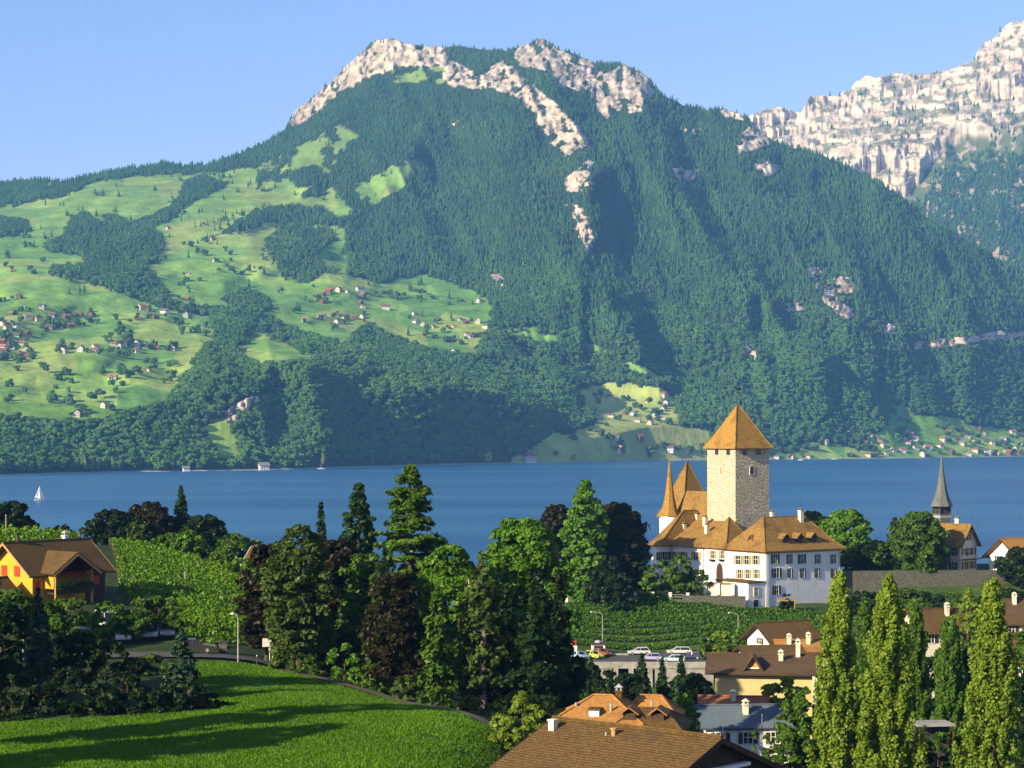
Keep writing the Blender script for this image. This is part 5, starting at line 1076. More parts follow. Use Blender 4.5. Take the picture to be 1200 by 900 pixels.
# keep
c = castle_part('castle_tower', 'tall square rubble stone castle keep with tiled pyramid roof', 'tower')
TX0, TY0, TW, TH = 9.43, 21.4, 10.2, 34.9
MB().box(TX0, TX0 + TW, TY0, TY0 + TW, -1, TH).build('wall', RUBBLE, c)
rf = hip(c, TX0, TX0 + TW, TY0, TY0 + TW, TH - .1, TH + 9.6, TX0 + TW / 2 - .5, TX0 + TW / 2 + .5, GRASSYT, .75, .04)
for q in (-.5, .5): MB().cyl((TX0 + TW / 2 + q, TY0 + TW / 2, TH + 9.5), (TX0 + TW / 2 + q, TY0 + TW / 2, TH + 13.4 + q), .09, .04).build('finial', IRON, rf)
mm = MB().at((TX0 + TW / 2 + .5, TY0 + TW / 2, TH + 13.6)); mm.box(-.5, .5, -.02, .02, -.25, .3); mm.build('weathervane', IRON, rf)
for q in (.27, .68):
    MB().box(TX0 + TW * q - .75, TX0 + TW * q + .75, TY0 - .06, TY0 + .2, TH - 1.75, TH - .25).build('opening', GLASS, c)
    MB().box(TX0 - .06, TX0 + .2, TY0 + TW * (q - .02) - .6, TY0 + TW * (q - .02) + .6, TH - 1.75, TH - .25).build('opening', GLASS, c)
def arched(par, x, y, z, w, h, rz, mat, name='window'):
    pf = [(-w / 2, -h / 2), (w / 2, -h / 2)] + [(w / 2 * math.cos(R(q)), h / 2 - w / 2 + w / 2 * math.sin(R(q))) for q in range(0, 181, 30)]
    k = len(pf); b = MB().at((x, y, z), rz); b.poly([(p[0], -.07, p[1]) for p in pf] + [(p[0], .1, p[1]) for p in pf], [tuple(range(k)), tuple(range(2 * k - 1, k - 1, -1))] + [(i, i + k, (i + 1) % k + k, (i + 1) % k) for i in range(k)]); o = b.build(name, mat, par)
    f = MB().at((x, y, z), rz); pw = [(p[0] * (1 + .36 / w), p[1] * (1 + .3 / h)) for p in pf]
    f.poly([(p[0], -.10, p[1]) for p in pf] + [(p[0], -.10, p[1]) for p in pw] + [(p[0], .1, p[1]) for p in pw], [(i, k + i, k + (i + 1) % k, (i + 1) % k) for i in range(k)] + [(k + i, 2 * k + i, 2 * k + (i + 1) % k, k + (i + 1) % k) for i in range(k)]); f.build('surround', CREAM, o); return o
arched(c, TX0 + TW * .48, TY0, TH - 5.3, 1.1, 2.0, 0, GLASS); arched(c, TX0, TY0 + TW * .5, TH - 5.4, .9, 1.7, -R(90), LWOOD)
# terrace: parapet, fence with white posts, retaining wall
def strip(a, b, z0, z1, th):
    """a wall between two ground points"""
    a = Vector(a); b = Vector(b); d = (b - a).normalized(); n = Vector((-d.y, d.x)) * th / 2; p = [a - n, b - n, b + n, a + n]
    return MB().poly([(q.x, q.y, z0) for q in p] + [(q.x, q.y, z1) for q in p], [(3, 2, 1, 0), (4, 5, 6, 7), (0, 1, 5, 4), (1, 2, 6, 5), (2, 3, 7, 6), (3, 0, 4, 7)])
def simple(name, label, cat, mb, mat, group=None):
    return tag(mb.build(name, mat), label, cat, group)
a0, a1 = P(664, 700, 455)[:2], P(806, 700, 447)[:2]
c = thing('terrace_fence', 'long terrace railing with square white posts above the lower vineyard', 'fence', (*a0, 0))
for k in range(8):
    q = np.array(a0) + (np.array(a1) - np.array(a0)) * k / 7 - np.array(a0); zt = CZ - (694.5 - HY) / F * 452
    b = MB().box(q[0] - .28, q[0] + .28, q[1] - .28, q[1] + .28, zt - 3.2, zt + .2); b.box(q[0] - .36, q[0] + .36, q[1] - .36, q[1] + .36, zt + .2, zt + .38); b.build('post', CONC if False else PALEW, c)
zt = CZ - (694.5 - HY) / F * 452
for dz in (-.15, -.65): strip((0, 0), tuple(np.array(a1) - np.array(a0)), zt + dz, zt + dz + .08, .08).build('rail', METAL, c)
strip(tuple(np.array(a0) - a0), tuple(np.array(a1) - np.array(a0)), zt - 4, zt - 1.1, .35).build('plinth', WALLST, c)
simple('terrace_wall', 'grey stone retaining wall under the castle gate terrace', 'wall', strip(P(800, 700, 446.5)[:2], P(874, 700, 444.5)[:2], 8, CZ - (698 - HY) / F * 446, .8), WALLST)
c = thing('terrace_parapet', 'brick red parapet with planters below the castle gate', 'parapet', (*P(826, 690, 452)[:2], 0)); q = P(860, 690, 449)[:2] - P(826, 690, 452)[:2]; zt = CZ - (683 - HY) / F * 450
strip((0, 0), tuple(q), zt - 4, zt - .35, .5).build('wall', BEIGE, c); strip((0, 0), tuple(q), zt - .35, zt, .7).build('coping', RED, c)
for f in (.0, .45, .95):
    p = q * f; MB().box(p[0] - .35, p[0] + .35, p[1] - .9, p[1] - .3, zt - 2.6, zt - .1).build('pillar', PALEW, c)
arb = P(922, 700, 446); c = thing('pergola', 'small wooden pergola at the foot of the white castle wing', 'pergola', (arb[0], arb[1], gz(arb[0], arb[1])))
for dx in (-1.6, 1.6):
    for dy in (-.8, .8): MB().box(dx - .07, dx + .07, dy - .07, dy + .07, 0, 2.5).build('post', LWOOD, c)
MB().box(-2, 2, -1.1, 1.1, 2.5, 2.62).build('beams', LWOOD, c)

# ---- church and house on the retaining wall
W0 = P(985, 700, 464); W1 = P(1215, 700, 468)
simple('retaining_wall', 'long tall grey stone retaining wall in shade right of the castle', 'wall', strip(W0[:2], W1[:2], 8, CZ - (668.5 - HY) / F * 466, 1.2), WALLST)
o = P(1125.5, 665, 474); c = thing('church_house', 'beige two-storey church house with half-hipped tiled roof above the retaining wall', 'house', (o[0], o[1], 17.2), R(140))
gwalls(c, 9.5, 8, 7.0, 4.0, BEIGE, -1, -8); gable(c, 9.5, 8, 7.0, 4.2, TILE, .9, .8, .22, -8)
MB().slab([(-1.0, -5.7, 9.35), (-1.0, -2.3, 9.35), (1.2, -4, 11.45)][::-1], .15).build('hip_end', TILE, c)
for z in (1.7, 4.9):
    for y in (-1.6, -4.0, -6.4): win(c, 0, y, z, .9, 1.7, -R(90), DWOOD, shw=.45)
    for x in (1.8, 4.6, 7.4): win(c, x, 0, z, .95, 1.7, R(180), DWOOD, shw=.5)
win(c, 0, -4, 8.2, .9, 1.3, -R(90), DWOOD, shw=.45)
chimney(c, 3.4, -5.0, 9, 12.3, .9, PALEW, TILE); MB().cyl((3.4, -5, 13), (3.4, -5, 15.2), .05).build('finial', IRON, c)
MB().box(-1.3, -.05, -7.9, -.1, 3.05, 3.2).build('balcony', DWOOD, c)
o = P(1103.5, 612, 492); c = thing('church_spire', 'slender grey shingled church spire rising over the tiled house', 'church tower', (o[0], o[1], 17), R(25))
MB().box(-1.55, 1.55, -1.55, 1.55, -1, 13.3).build('wall', SPIRE, c)
b = MB()
for sx_ in (-1, 1):
    for sy_ in (-1, 0, 1): b.box(sx_ * 1.45 - .12, sx_ * 1.45 + .12, sy_ * 1.45 - .12, sy_ * 1.45 + .12, 13.3, 15.2)
b.box(-1.35, 1.35, -1.35, 1.35, 13.3, 15.2); b.build('belfry', IRON, c)
rf = MB().lathe([(2.75, 15.1), (2.7, 15.3), (2.05, 16.6), (1.4, 18.6), (.92, 21), (.5, 24), (.2, 26.6), (.05, 28)], (0, 0, 0), 8).build('spire', SPIRE, c); MB().cyl((0, 0, 27.8), (0, 0, 29.2), .05).build('finial', IRON, rf)
MB().box(-1.62, 1.62, -1.62, 1.62, 12.4, 12.9).build('belfry_sill', METAL, c)
o = P(1194, 655, 470); c = thing('orange_roof_house', 'white house with bright orange tiled roof at the right edge above the wall', 'house', (o[0], o[1], 17.4), R(28))
gwalls(c, 13, 10, 4.2, 3.7, WHITE, -1); gable(c, 13, 10, 4.2, 3.7, ORANGE, 1.4, 1.3)
for y in (2.5, 7): win(c, 0, y, 3, 1, 1.5, -R(90), GREENSH)
for x in (2.5, 6.5, 10.5): win(c, x, 0, 3, 1, 1.5, 0, GREENSH)
# ---- chalet on the left
CH = R(51); o = P(38, 690, 255); c = thing('yellow_chalet', 'ochre yellow chalet with wide brown roof, red shutters and a flowered balcony', 'chalet', (o[0], o[1], 27.2), CH)
gwalls(c, 11.6, 9, 5.5, 3.35, OCHRE, -1); gable(c, 11.6, 9, 5.5, 3.35, BROWN, .9, 1.1, edge=LWOOD)
MB().box(8.3, 11.5, -.06, -.002, -1, 5.0).build('timber_cladding', DWOOD, c)
for y, z in ((3.0, 5.3), (5.6, 5.3)): shutters(c, 0, y, z, 1.15, 1.3, -R(90), REDSH)
shutters(c, 0, 2.4, 2.2, 1.2, 1.3, -R(90), REDSH); shutters(c, 0, 6.6, 2.2, 1.2, 1.3, -R(90), REDSH)
shutters(c, .75, 0, 3.4, .8, 1.5, 0, REDSH)
pm = 4.75; MB().poly([(1.7, -2.0, 3.2), (7.8, -2.0, 3.2), (7.8, -2.0, 5.2), (pm, -2.0, 7.1), (1.7, -2.0, 5.2), (1.7, .1, 3.2), (7.8, .1, 3.2), (7.8, .1, 5.2), (pm, .1, 7.1), (1.7, .1, 5.2)], [(5, 6, 7, 8, 9), (0, 5, 9, 4), (1, 2, 7, 6)]).build('porch_wall', OCHRE, c)
MB().poly([(1.9, -1.2, 5.3), (7.6, -1.2, 5.3), (pm, -1.2, 7.05)], [(0, 1, 2)]).slab([(1.9, -1.2, 5.3), (7.6, -1.2, 5.3), (pm, -1.2, 7.05)], .1).build('porch_gable', DWOOD, c)
m = MB(); m.slab([(1.0, -3.0, 5.0), (pm, -3.0, 7.55), (pm, 4.0, 7.55), (1.0, .9, 5.0)][::-1], .2); m.slab([(8.5, -3.0, 5.0), (8.5, .9, 5.0), (pm, 4.0, 7.55), (pm, -3.0, 7.55)][::-1], .2); pr = m.build('porch_roof', BROWN, c)
m = MB()
for q, e in ((-1, 1.0), (1, 8.5)): m.poly([(pm, -3.07, 7.57), (e, -3.07, 5.02), (e, -3.07, 4.7), (pm, -3.07, 7.25), (pm, -3.005, 7.57), (e, -3.005, 5.02), (e, -3.005, 4.7), (pm, -3.005, 7.25)], [(0, 1, 2, 3), (7, 6, 5, 4), (0, 4, 5, 1), (1, 5, 6, 2), (2, 6, 7, 3), (3, 7, 4, 0)])
m.build('verge_boards', LWOOD, pr)
for x in (1.9, 7.6): MB().box(x - .12, x + .12, -2.3, -2.06, -1, 5.4).build('post', LWOOD, c)
bl = MB().box(1.9, 7.6, -2.3, -.01, 2.5, 2.7).box(1.9, 7.6, -2.32, -2.24, 2.7, 3.6).build('balcony', DWOOD, c)
rg = np.random.default_rng(4); n = 900; leaves('flowers', np.c_[rg.uniform(1.9, 7.6, n), rg.normal(-2.4, .15, n), rg.uniform(3.1, 3.95, n)], rg.normal(size=(n, 3)), .09 * rg.uniform(.7, 1.5, n), 1.2, rg.random(n), LEAF['green'], rg, bl)
AWN = noisy('red_awning', (.32, .04, .02), (.4, .06, .03), 2); MB().slab([(2.6, -2.2, 4.75), (7.0, -2.2, 4.75), (7.0, -.6, 5.25), (2.6, -.6, 5.25)], .05).build('awning', AWN, c)
MB().box(3.4, 6.0, -2.36, -2.33, 3.62, 3.86).build('balcony_cloth', PALEW, c)
MB().box(8.6, 11.2, -.1, -.062, 1.0, 2.4).build('garage_door', DWOOD, c); shutters(c, 10.0, -.06, 3.9, 1.1, 1.2, 0, REDSH)
chimney(c, 9.3, 5.2, 6.5, 9.25, .62, PALEW, METAL); MB().cyl((1.2, 4.5, 8.6), (1.2, 4.5, 9.7), .22).build('vent_pipe', IRON, c)
o = P(-6, 690, 251); c = thing('garden_shed', 'small brown-roofed shed against the gable of the yellow chalet', 'shed', (o[0], o[1], 27.4), CH)
gwalls(c, 3.2, 4.4, 3.0, 1.5, OCHRE, -1); gable(c, 3.2, 4.4, 3.0, 1.5, BROWN, .5, .4, edge=LWOOD); MB().box(-.06, -.002, 1.4, 2.8, -.5, 2.2).build('door', DWOOD, c)
o = P(288, 672, 320); c = thing('cottage_gable', 'cottage with a cream bargeboard half hidden behind the copper beech', 'cottage', (o[0], o[1], gz(o[0], o[1])), R(-20))
gwalls(c, 6, 6, 3, 2.2, CREAM, -1); gable(c, 6, 6, 3, 2.2, BROWN, .6, .6, edge=PALEW); win(c, 0, 3, 3.4, .8, 1, -R(90), GREENSH)
# ---- foreground house
r_ = Vector((.759, -.651)); c = thing('brown_roof_house', 'large dark timber house with broad brown tiled roof in the bottom foreground', 'house', (2.46, 123, 24.0), math.atan2(r_.y, r_.x))
gwalls(c, 11.1, 14, 6.1, 2.6, DWOOD, -4, -7, .6); gable(c, 12.3, 14, 6.1, 2.7, BROWN, 1.2, 0.0, .24, -7, 0)
MB().box(.75, 1.15, -1.35, -.95, 6.5, 8.85).box(.7, 1.2, -1.4, -.9, 8.85, 8.95).build('chimney', CREAM, c); b = MB().cyl((5.4, -1.0, 8), (5.4, -1.0, 8.75), .15, .14, 10); b.cyl((5.4, -1, 8.75), (5.4, -1, 8.84), .22, .22, 10); b.build('vent_pipe', LWOOD, c); MB().cyl((4.9, -1.1, 8), (4.9, -1.1, 8.55), .06, .06, 8).build('vent_pipe', METAL, c)
wn = MB().box(11.7, 11.76, -4.6, 3.4, 3.6, 6.0).build('window', GLASS, c); fr = MB()
for k in range(9): fr.box(11.762, 11.82, -4.6 + k * .99, -4.54 + k * .99, 3.6, 6.0)
for k in range(4): fr.box(11.763, 11.815, -4.6, 3.4, 3.6 + k * .78, 3.65 + k * .78)
fr.build('frame', PALEW, wn); MB().box(11.75, 12.2, -.6, 3.0, 6.9, 7.1).build('beam', PALEW, c); MB().box(11.7, 13.6, -5, 4, 2.8, 3.0).build('balcony', DWOOD, c)
gu = MB().cyl((0, -8.25, 5.55), (12.3, -8.25, 5.55), .1); gu.build('gutter', METAL, c)
# ---- houses below the castle
def pz(px, py, d): q = P(px, py, d); return q
VS = .80; o = P(654, 850, 157); c = thing('orange_roof_villa', 'villa with weathered orange hipped roof, small dormers and skylights', 'house', (o[0], o[1], 16.5), R(-12)); c.scale = (VS,) * 3
ze = (CZ - (845 - HY) / F * 157 - 16.5) / VS; zr = (CZ - (811.5 - HY) / F * 161 - 16.5) / VS
MB().box(0, 7.6, 0, 8, -2, ze - .1).build('wall', CREAM, c); hip(c, 0, 7.6, 0, 8, ze, zr, 2.8, 4.6, ORANGE, .8, .03)
MB().box(5.8, 11.5, -1.0, 5.6, -2, ze - .5).build('wing_wall', CREAM, c); hip(c, 5.8, 11.5, -1.0, 5.6, ze - .4, zr - .9, 7.4, 10.0, BROWN, .7, .02, name='wing_roof')
hip(c, 5.6, 10.5, 5.0, 9, ze, zr - .3, 7.0, 9.0, ORANGE, .5, .02, name='back_roof'); MB().box(5.8, 10.3, 5.62, 8.8, -2, ze - .1).build('back_wall', CREAM, c)
for x, y in ((6.9, .0), (9.6, .1)):
    d = MB().box(x - .6, x + .6, y, y + 1.6, ze - .2, ze + .95).build('dormer', DWOOD, c); m = MB(); m.slab([(x - .9, y - .35, ze + .8), (x, y - .35, ze + 1.45), (x, y + 2.4, ze + 1.45), (x - .9, y + 2.4, ze + .8)][::-1], .1); m.slab([(x + .9, y - .35, ze + .8), (x + .9, y + 2.4, ze + .8), (x, y + 2.4, ze + 1.45), (x, y - .35, ze + 1.45)][::-1], .1); m.build('dormer_roof', ORANGE, d)
d = MB().box(2.8, 4.0, .5, 2.4, ze, ze + 1.2).build('dormer', BROWN, c); MB().box(2.9, 3.9, .44, .52, ze + .3, ze + 1.0).build('pane', PALEW, d)
for x, y, z in ((1.4, 2.0, zr - .9), (4.9, 1.4, zr - .8), (8.7, 2.4, zr - .6)): MB().cyl((x, y, z - 1.2), (x, y, z + .35), .12, .12, 8).build('vent_pipe', METAL, c)
chimney(c, 5.2, 4.4, zr - 1, zr + .3, .6, BROWN, METAL)
for x in (1.5, 4, 6): win(c, x - .4, 0, ze - 1.6, .9, 1.3, 0, GREENSH)
def plain_house(name, label, px, py_e, py_r, d, L, W_, rz, wall, roof, z0, ch=(), ov=.8, og=.7, edge=DWOOD, wins=3, sh=GREENSH, flush=True):
    """saddle-roofed house: its long front's left end stands at px, eaves at row py_e, ridge at row py_r"""
    o = P(px, py_e, d); c = thing(name, label, 'house', (o[0], o[1], z0), rz); ze = o[2] - z0
    dr = d + W_ / 2 * math.cos(rz); zr = CZ - (py_r - HY) / F * dr - z0; rise = zr - ze
    gwalls(c, L, W_, ze, rise, wall, -2); gable(c, L, W_, ze, rise, roof, ov, og, edge=edge)
    for k in range(wins): win(c, L * (k + .5) / wins, 0, ze - 1.4, 1.0, 1.25, 0, sh)
    win(c, 0, W_ * .5, ze - .6, .9, 1.1, -R(90), sh)
    for (fx, fy, up) in ch: chimney(c, L * fx, W_ * fy, ze, zr + up, .6, CREAM, CREAM)
    return c, ze, rise
c, ze, rise = plain_house('slate_roof_house', 'white house with blue-grey slate roof and a tall stepped chimney', 828, 851, 827, 232, 9.5, 7.5, R(5), WHITE, SLATE, 11.0, [(.52, .30, .2)], .45)
for q in (.4, 1.5): MB().cyl((q, -1.3, -1), (q + .15, -1.3, ze + .1), .06).build('pole', PALEW, c)
plain_house('red_roof_cottage', 'cottage with low red-brown roof behind the slate roof', 824, 829.5, 815.5, 258, 7.6, 6.6, R(-6), CREAM, RED, 9.0, [(.50, .35, .3)], wins=2)
c, ze, rise = plain_house('yellow_house', 'pale yellow house with large dark roof and a tiny triangular dormer', 838, 785.5, 766, 281, 13.2, 12, R(-7), YELLOW, DARKT, 6.5, [(.68, .33, .2), (.86, .45, 1.6)], 1.1, 1.3, wins=0)
x = 5.2; d = MB().poly([(x - 1.0, .3, ze + .2), (x + 1.0, .3, ze + .2), (x, .3, ze + 1.7), (x - 1, 3, ze + .2), (x + 1, 3, ze + .2), (x, 3, ze + 1.7)], [(0, 1, 2), (5, 4, 3), (0, 2, 5, 3), (1, 4, 5, 2)]).build('dormer', LWOOD, c)
m = MB(); m.slab([(x - 1.35, -.3, ze - .15), (x, -.3, ze + 1.95), (x, 4, ze + 1.95), (x - 1.35, 4, ze - .15)][::-1], .13); m.slab([(x + 1.35, -.3, ze - .15), (x + 1.35, 4, ze - .15), (x, 4, ze + 1.95), (x, -.3, ze + 1.95)][::-1], .13); m.build('dormer_roof', DARKT, d); MB().box(x - .75, x + .75, .2, .297, ze + .25, ze + .42).build('sill', PALEW, d)
MB().box(7.2, 8.4, -.9, -.002, 4.6, 4.75).build('canopy', PALEW, c); win(c, 11.5, 0, 4, 1.1, 1.4, 0, GREENSH)
plain_house('brown_roof_barn', 'barn with plain brown roof just behind the yellow house', 876, 768, 757, 312, 8.5, 8, R(4), CREAM, BROWN, 7.0, [], wins=2)
plain_house('terracotta_roof_house', 'low house with narrow orange roof and two chimneys', 915, 761, 750, 335, 8.0, 7, R(3), CREAM, ORANGE, 7.0, [(.22, .3, .5), (.62, .3, .7)], wins=2)
plain_house('old_farmhouse', 'old white farmhouse with mossy brown roof at the foot of the lower vineyard', 906, 749.5, 730, 366, 9.5, 8, R(28), WHITE, BROWN, 7.2, [], 1.0, 1.2, wins=2)
plain_house('poplar_house', 'white house with brown roof glimpsed between the two middle poplars', 1080, 739, 714, 330, 10, 9, R(14), CREAM, BROWN, 7.5, [(.6, .35, .4)], wins=3)
plain_house('edge_house', 'dark-roofed house at the right edge behind the broad poplar', 1172, 728, 702, 345, 12, 9, R(4), CREAM, DARKT, 8, [(.3, .4, .5)], wins=3)
plain_house('corner_house', 'second dark-roofed house at the right edge nearer the lower poplars', 1184, 772, 742, 290, 10, 8, R(-4), CREAM, DARKT, 8, [(.3, .4, .5)], wins=3)
o = P(1076, 852, 205); c = thing('garden_pavilion', 'low garden pavilion with flat sunlit canopy between the poplars', 'pavilion', (o[0], o[1], 14), R(8))
zt = o[2] - 14; MB().box(0, 3.9, 0, 3.2, zt, zt + .22).build('roof', CONC, c); MB().box(.2, 3.7, 1.4, 3.1, -2, zt - .002).build('wall', IRON, c)
for x in (.2, 3.6): MB().box(x, x + .1, .1, .2, -2, zt - .002).build('post', DWOOD, c)
# ---- parking deck with cars
DZ = 6.1; D0 = P(655, 780, 388); D1 = P(836, 780, 388)
c = thing('parking_deck', 'grey concrete parking deck with pillars below the lower vineyard', 'parking deck', (D0[0], 388, DZ))
Ld = D1[0] - D0[0]; MB().box(0, Ld, 0, 20, -.5, 0).build('deck', ASPH, c); MB().box(0, Ld, -.4, -.003, -.9, .35).build('parapet', CONC, c)
MB().box(0, 10, -.2, .3, -6, -.91).build('wall', CONC, c); MB().box(18, Ld, -.2, .3, -6, -.91).build('wall', CONC, c)
for x in (10.3, 13.2, 16.8): MB().box(x, x + .9, -.6, .4, -6, -.91).build('pillar', CONC, c)
MB().box(6, 14, 14.5, 17, .004, .22).build('island', CONC, c)
def car(label, colr, px, py, d, rz, z=None, L=4.2, van=False, group='parked cars'):
    q = P(px, py, d); zz = gz(q[0], q[1]) + .22 if z is None else z
    c = thing('parked_car', label, 'van' if van else 'car', (q[0], q[1], zz), rz, group)
    t = NT('car_paint'); t.set(colr, .25, .5); t.b.inputs['Coat Weight'].default_value = .5
    W2 = .84; h = L / 2
    low = [(-h, .35), (-h + .02, .62), (-h + .12, .86), (h - 1.25 if not van else h - .5, .92), (h - .15, .74), (h, .6), (h, .32)]
    pr = [(x, -W2, zq) for x, zq in low] + [(x, W2, zq) for x, zq in low]; k = len(low)
    b = MB().poly(pr, [tuple(range(k)), tuple(range(2 * k - 1, k - 1, -1))] + [(i, (i + 1) % k, (i + 1) % k + k, i + k)[::-1] for i in range(k)])
    ht = 1.42 if not van else 1.9; cab = [(-h + .18, .88), (-h + .62, ht), (h - 2.0 if not van else h - 1.1, ht), (h - 1.2 if not van else h - .45, .9)]
    rf = [(cab[0][0] + .06, -W2 + .05, .89), (cab[1][0], -W2 + .2, ht), (cab[2][0], -W2 + .2, ht), (cab[3][0] - .03, -W2 + .05, .89)]; rr = [(x, -y, zq) for x, y, zq in rf]
    gl = MB().poly(rf + rr, [(0, 1, 2, 3)[::-1], (4, 5, 6, 7), (0, 1, 5, 4), (2, 3, 7, 6)])
    b.poly([(rf[1][0] - .05, rf[1][1] - .03, ht - .03), (rf[2][0] + .05, rf[2][1] - .03, ht - .03), (rf[2][0] + .05, -rf[2][1] + .03, ht - .03), (rf[1][0] - .05, -rf[1][1] + .03, ht - .03), (rf[1][0], rf[1][1], ht + .05), (rf[2][0], rf[2][1], ht + .05), (rf[2][0], -rf[2][1], ht + .05), (rf[1][0], -rf[1][1], ht + .05)], [(3, 2, 1, 0), (4, 5, 6, 7), (0, 1, 5, 4), (1, 2, 6, 5), (2, 3, 7, 6), (3, 0, 4, 7)])
    for s in (-1, 1):
        for i, j in ((0, 1), (3, 2)): p0 = rf[i]; p1 = rf[j]; b.cyl((p0[0], s * p0[1], p0[2]), (p1[0], s * p1[1], p1[2]), .05, .05, 5)
        b.cyl((-.15, s * (W2 - .04), .9), (-.15, s * (W2 - .19), ht), .05, .05, 5)
    b.build('body', t.m, c); gl.build('window_glass', GLASS, c)
    for sx_ in (-h + .8, h - .8):
        for s in (-1, 1): w = MB().cyl((sx_, s * (W2 - .16), .31), (sx_, s * (W2 + .02), .31), .31, .31, 12).build('wheel', IRON, c); MB().cyl((sx_, s * (W2 + .021), .31), (sx_, s * (W2 + .035), .31), .17, .17, 8).build('rim', METAL, w)
    for s in (-.6, .6): MB().box(h - .04, h + .02, s - .16, s + .16, .56, .7).build('headlight', PALEW, c)
dk = DZ + .01
car('light blue hatchback parked leftmost on the deck', (.25, .38, .52), 680, 770, 396, R(-55), dk); car('lime yellow hatchback on the deck beside the blue one', (.55, .62, .05), 696, 769, 397, R(-50), dk); car('rust red car half behind the lime yellow one', (.30, .07, .03), 705, 768, 401, R(-50), dk)
car('white saloon parked by itself right of the booth', (.55, .56, .56), 749, 766, 403.5, R(180 + 4), dk, 4.4); car('lilac grey car in front of the white saloon', (.35, .33, .50), 763, 772, 393, R(172), dk); car('long white estate car under the vineyard at the deck end', (.55, .55, .53), 796, 764, 404.5, R(180), dk, 4.9)
car('dark blue car before the long white estate car', (.03, .05, .10), 811, 771, 396, R(160), dk); car('pale blue car at the deck edge behind the spruces', (.45, .55, .66), 789, 777, 390.5, R(175), dk)
car('silver car leftmost in the car park before the chalet', (.35, .38, .40), 98, 758, 228, R(-80)); car('grey car second from left in the chalet car park', (.22, .25, .27), 113, 757, 230, R(-82)); car('white delivery van in the chalet car park under the trees', (.5, .52, .54), 124, 752, 240, R(-60), None, 5.0, True)
car('white car facing the road in the chalet car park', (.55, .55, .54), 143, 758, 228, R(-75)); car('dark green car between the white and silver cars by the chalet', (.03, .05, .04), 160, 757, 230, R(-85)); car('silver blue car right in the chalet car park', (.40, .46, .52), 178, 758, 230, R(-85)); car('grey estate car rightmost in the chalet car park', (.28, .30, .33), 196, 757, 231, R(-80))
car('dark car driving past the meadow spruce on the road', (.04, .035, .03), 228, 767, 216, R(10))
q = P(701, 766, 403); c = thing('ticket_booth', 'small white booth with dark roof on the parking deck', 'booth', (q[0], q[1], dk)); MB().box(-1.3, 1.3, -1.1, 1.1, 0, 2.2).build('wall', PALEW, c); rf = MB().box(-1.7, 1.7, -1.5, 1.5, 2.2, 2.45).build('roof', IRON, c); MB().lathe([(.7, 2.45), (.6, 2.7), (.3, 2.9), (.05, 2.95)], (0, 0, 0), 12).build('skylight', METAL, rf)
MB().box(-.9, .9, -1.15, -1.101, 1.0, 1.9).build('window', GLASS, c)
q = P(672, 762, 404); c = thing('advertising_pillar', 'white advertising pillar with red top at the left end of the deck', 'pillar sign', (q[0], q[1], dk)); MB().box(-.7, .7, -.3, .3, 0, 1.7).build('base', PALEW, c); MB().box(-.55, .55, -.25, .25, 1.7, 2.7).build('top', AWN, c)
LAMPG = noisy('lamp_housing', (.5, .5, .46), (.6, .6, .55), 3, .5)
def lamp(label, px, py0, py1, d, arm):
    q = P(px, py1, d); z0 = min(q[2], gz(q[0], q[1])) if py1 > 0 else q[2]; zt = CZ - (py0 - HY) / F * d - z0; c = thing('street_lamp', label, 'street lamp', (q[0], q[1], z0))
    MB().cyl((0, 0, -.3), (0, 0, zt - .6), .08, .055, 8).build('pole', METAL, c); MB().tube([(0, 0, zt - .6), (arm * .25, 0, zt - .15), (arm * .7, 0, zt), (arm, 0, zt - .02)], .05, 6).build('arm', METAL, c)
    MB().lathe([(.08, -.1), (.24, -.06), (.2, .08), (.05, .14)], (arm * 1.1, 0, zt - .02), 10).build('lamp_head', LAMPG, c)
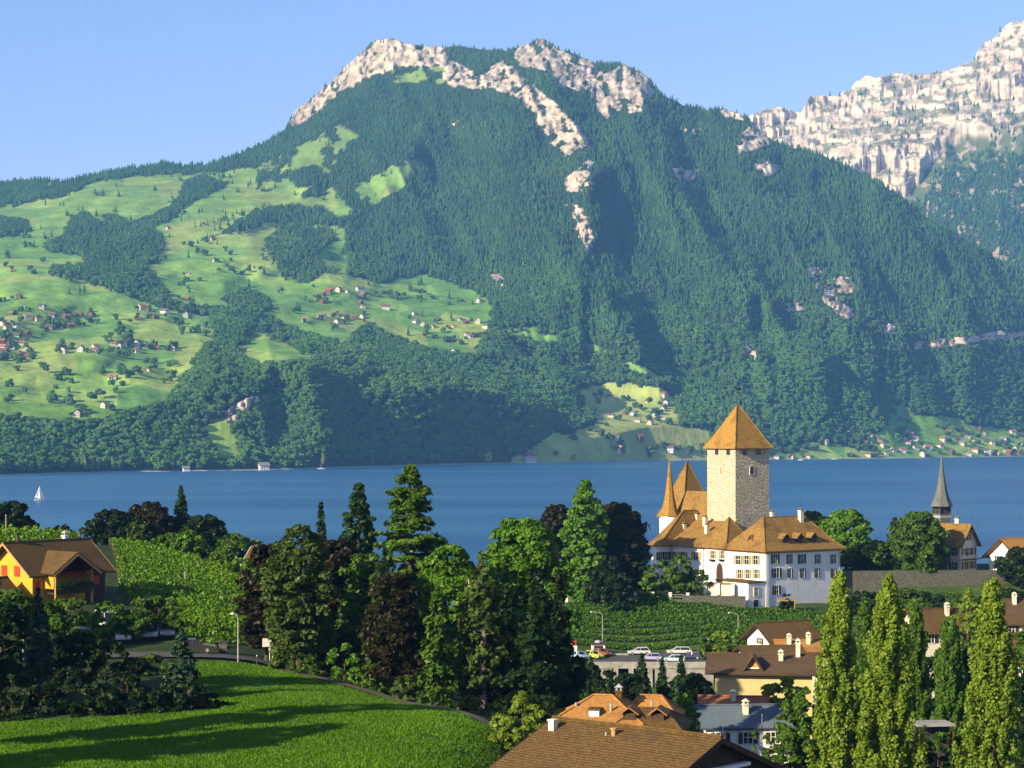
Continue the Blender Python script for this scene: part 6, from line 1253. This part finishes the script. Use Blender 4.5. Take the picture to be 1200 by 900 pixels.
lamp('curved street lamp beside the ticket booth on the parking deck', 706, 717, 755, 404, -2.0); lamp('curved street lamp at the right end of the lower vineyard', 865, 718, 752, 400, -1.6); lamp('slim street lamp on the road below the bright vineyard', 279, 719, 776, 211, -.5); lamp('slim street lamp beside the blue spruce on the left', 27, 712, 770, 214, -.5)
def pole(label, px, py0, py1, d, r=.09):
    q = P(px, py1, d); zg = gz(q[0], q[1]) - .3; c = thing('timber_pole', label, 'pole', (q[0], q[1], zg)); MB().cyl((0, 0, 0), (0, 0, CZ - (py0 - HY) / F * d - zg), r, r * .7, 8).build('shaft', PALE_BARK, c); MB().cyl((0, 0, CZ - (py0 - HY) / F * d - zg), (0, 0, CZ - (py0 - HY) / F * d - zg + .12), r * 1.2, r * .3, 8).build('cap', METAL, c)
pole('pale short pole standing in the bright vineyard', 217, 671, 692, 284, .14); pole('thin tall pole in front of the dark round tree at the left edge', 7, 604, 632, 320, .14); pole('thin bent pole rising behind the slate-roofed house', 893, 838, 872, 215, .05)
q = P(316, 776, 209); c = thing('road_sign', 'white double direction sign on a post where path meets road', 'road sign', (q[0], q[1], gz(q[0], q[1])), R(15)); zt = CZ - (748 - HY) / F * 209 - gz(q[0], q[1])
for x in (0, .3): MB().cyl((x, 0, -.3), (x, 0, zt - .4), .04).build('post', PALEW, c)
MB().box(-.75, .15, -.06, -.03, zt - .85, zt).build('board', PALEW, c); MB().box(-.1, .45, -.10, -.062, zt - 1.35, zt - .87).build('board', PALEW, c)
q = P(301, 778, 208); c = thing('marker_post', 'short dark marker post on the verge left of the road sign', 'marker post', (q[0], q[1], gz(q[0], q[1]))); MB().cyl((0, 0, -.2), (0, 0, 1.0), .07, .06).build('post', IRON, c); MB().cyl((0, 0, 1.0), (0, 0, 1.1), .08, .03).build('cap', PALEW, c)
q = P(262, 764, 219); c = thing('roadside_cabinet', 'low grey stone cabinet beside the road below the vineyard', 'cabinet', (q[0], q[1], gz(q[0], q[1]))); MB().box(-.45, .45, -.4, .4, -.3, 1.2).build('wall', WALLST, c); MB().box(-.55, .55, -.5, .5, 1.2, 1.3).build('roof', IRON, c)
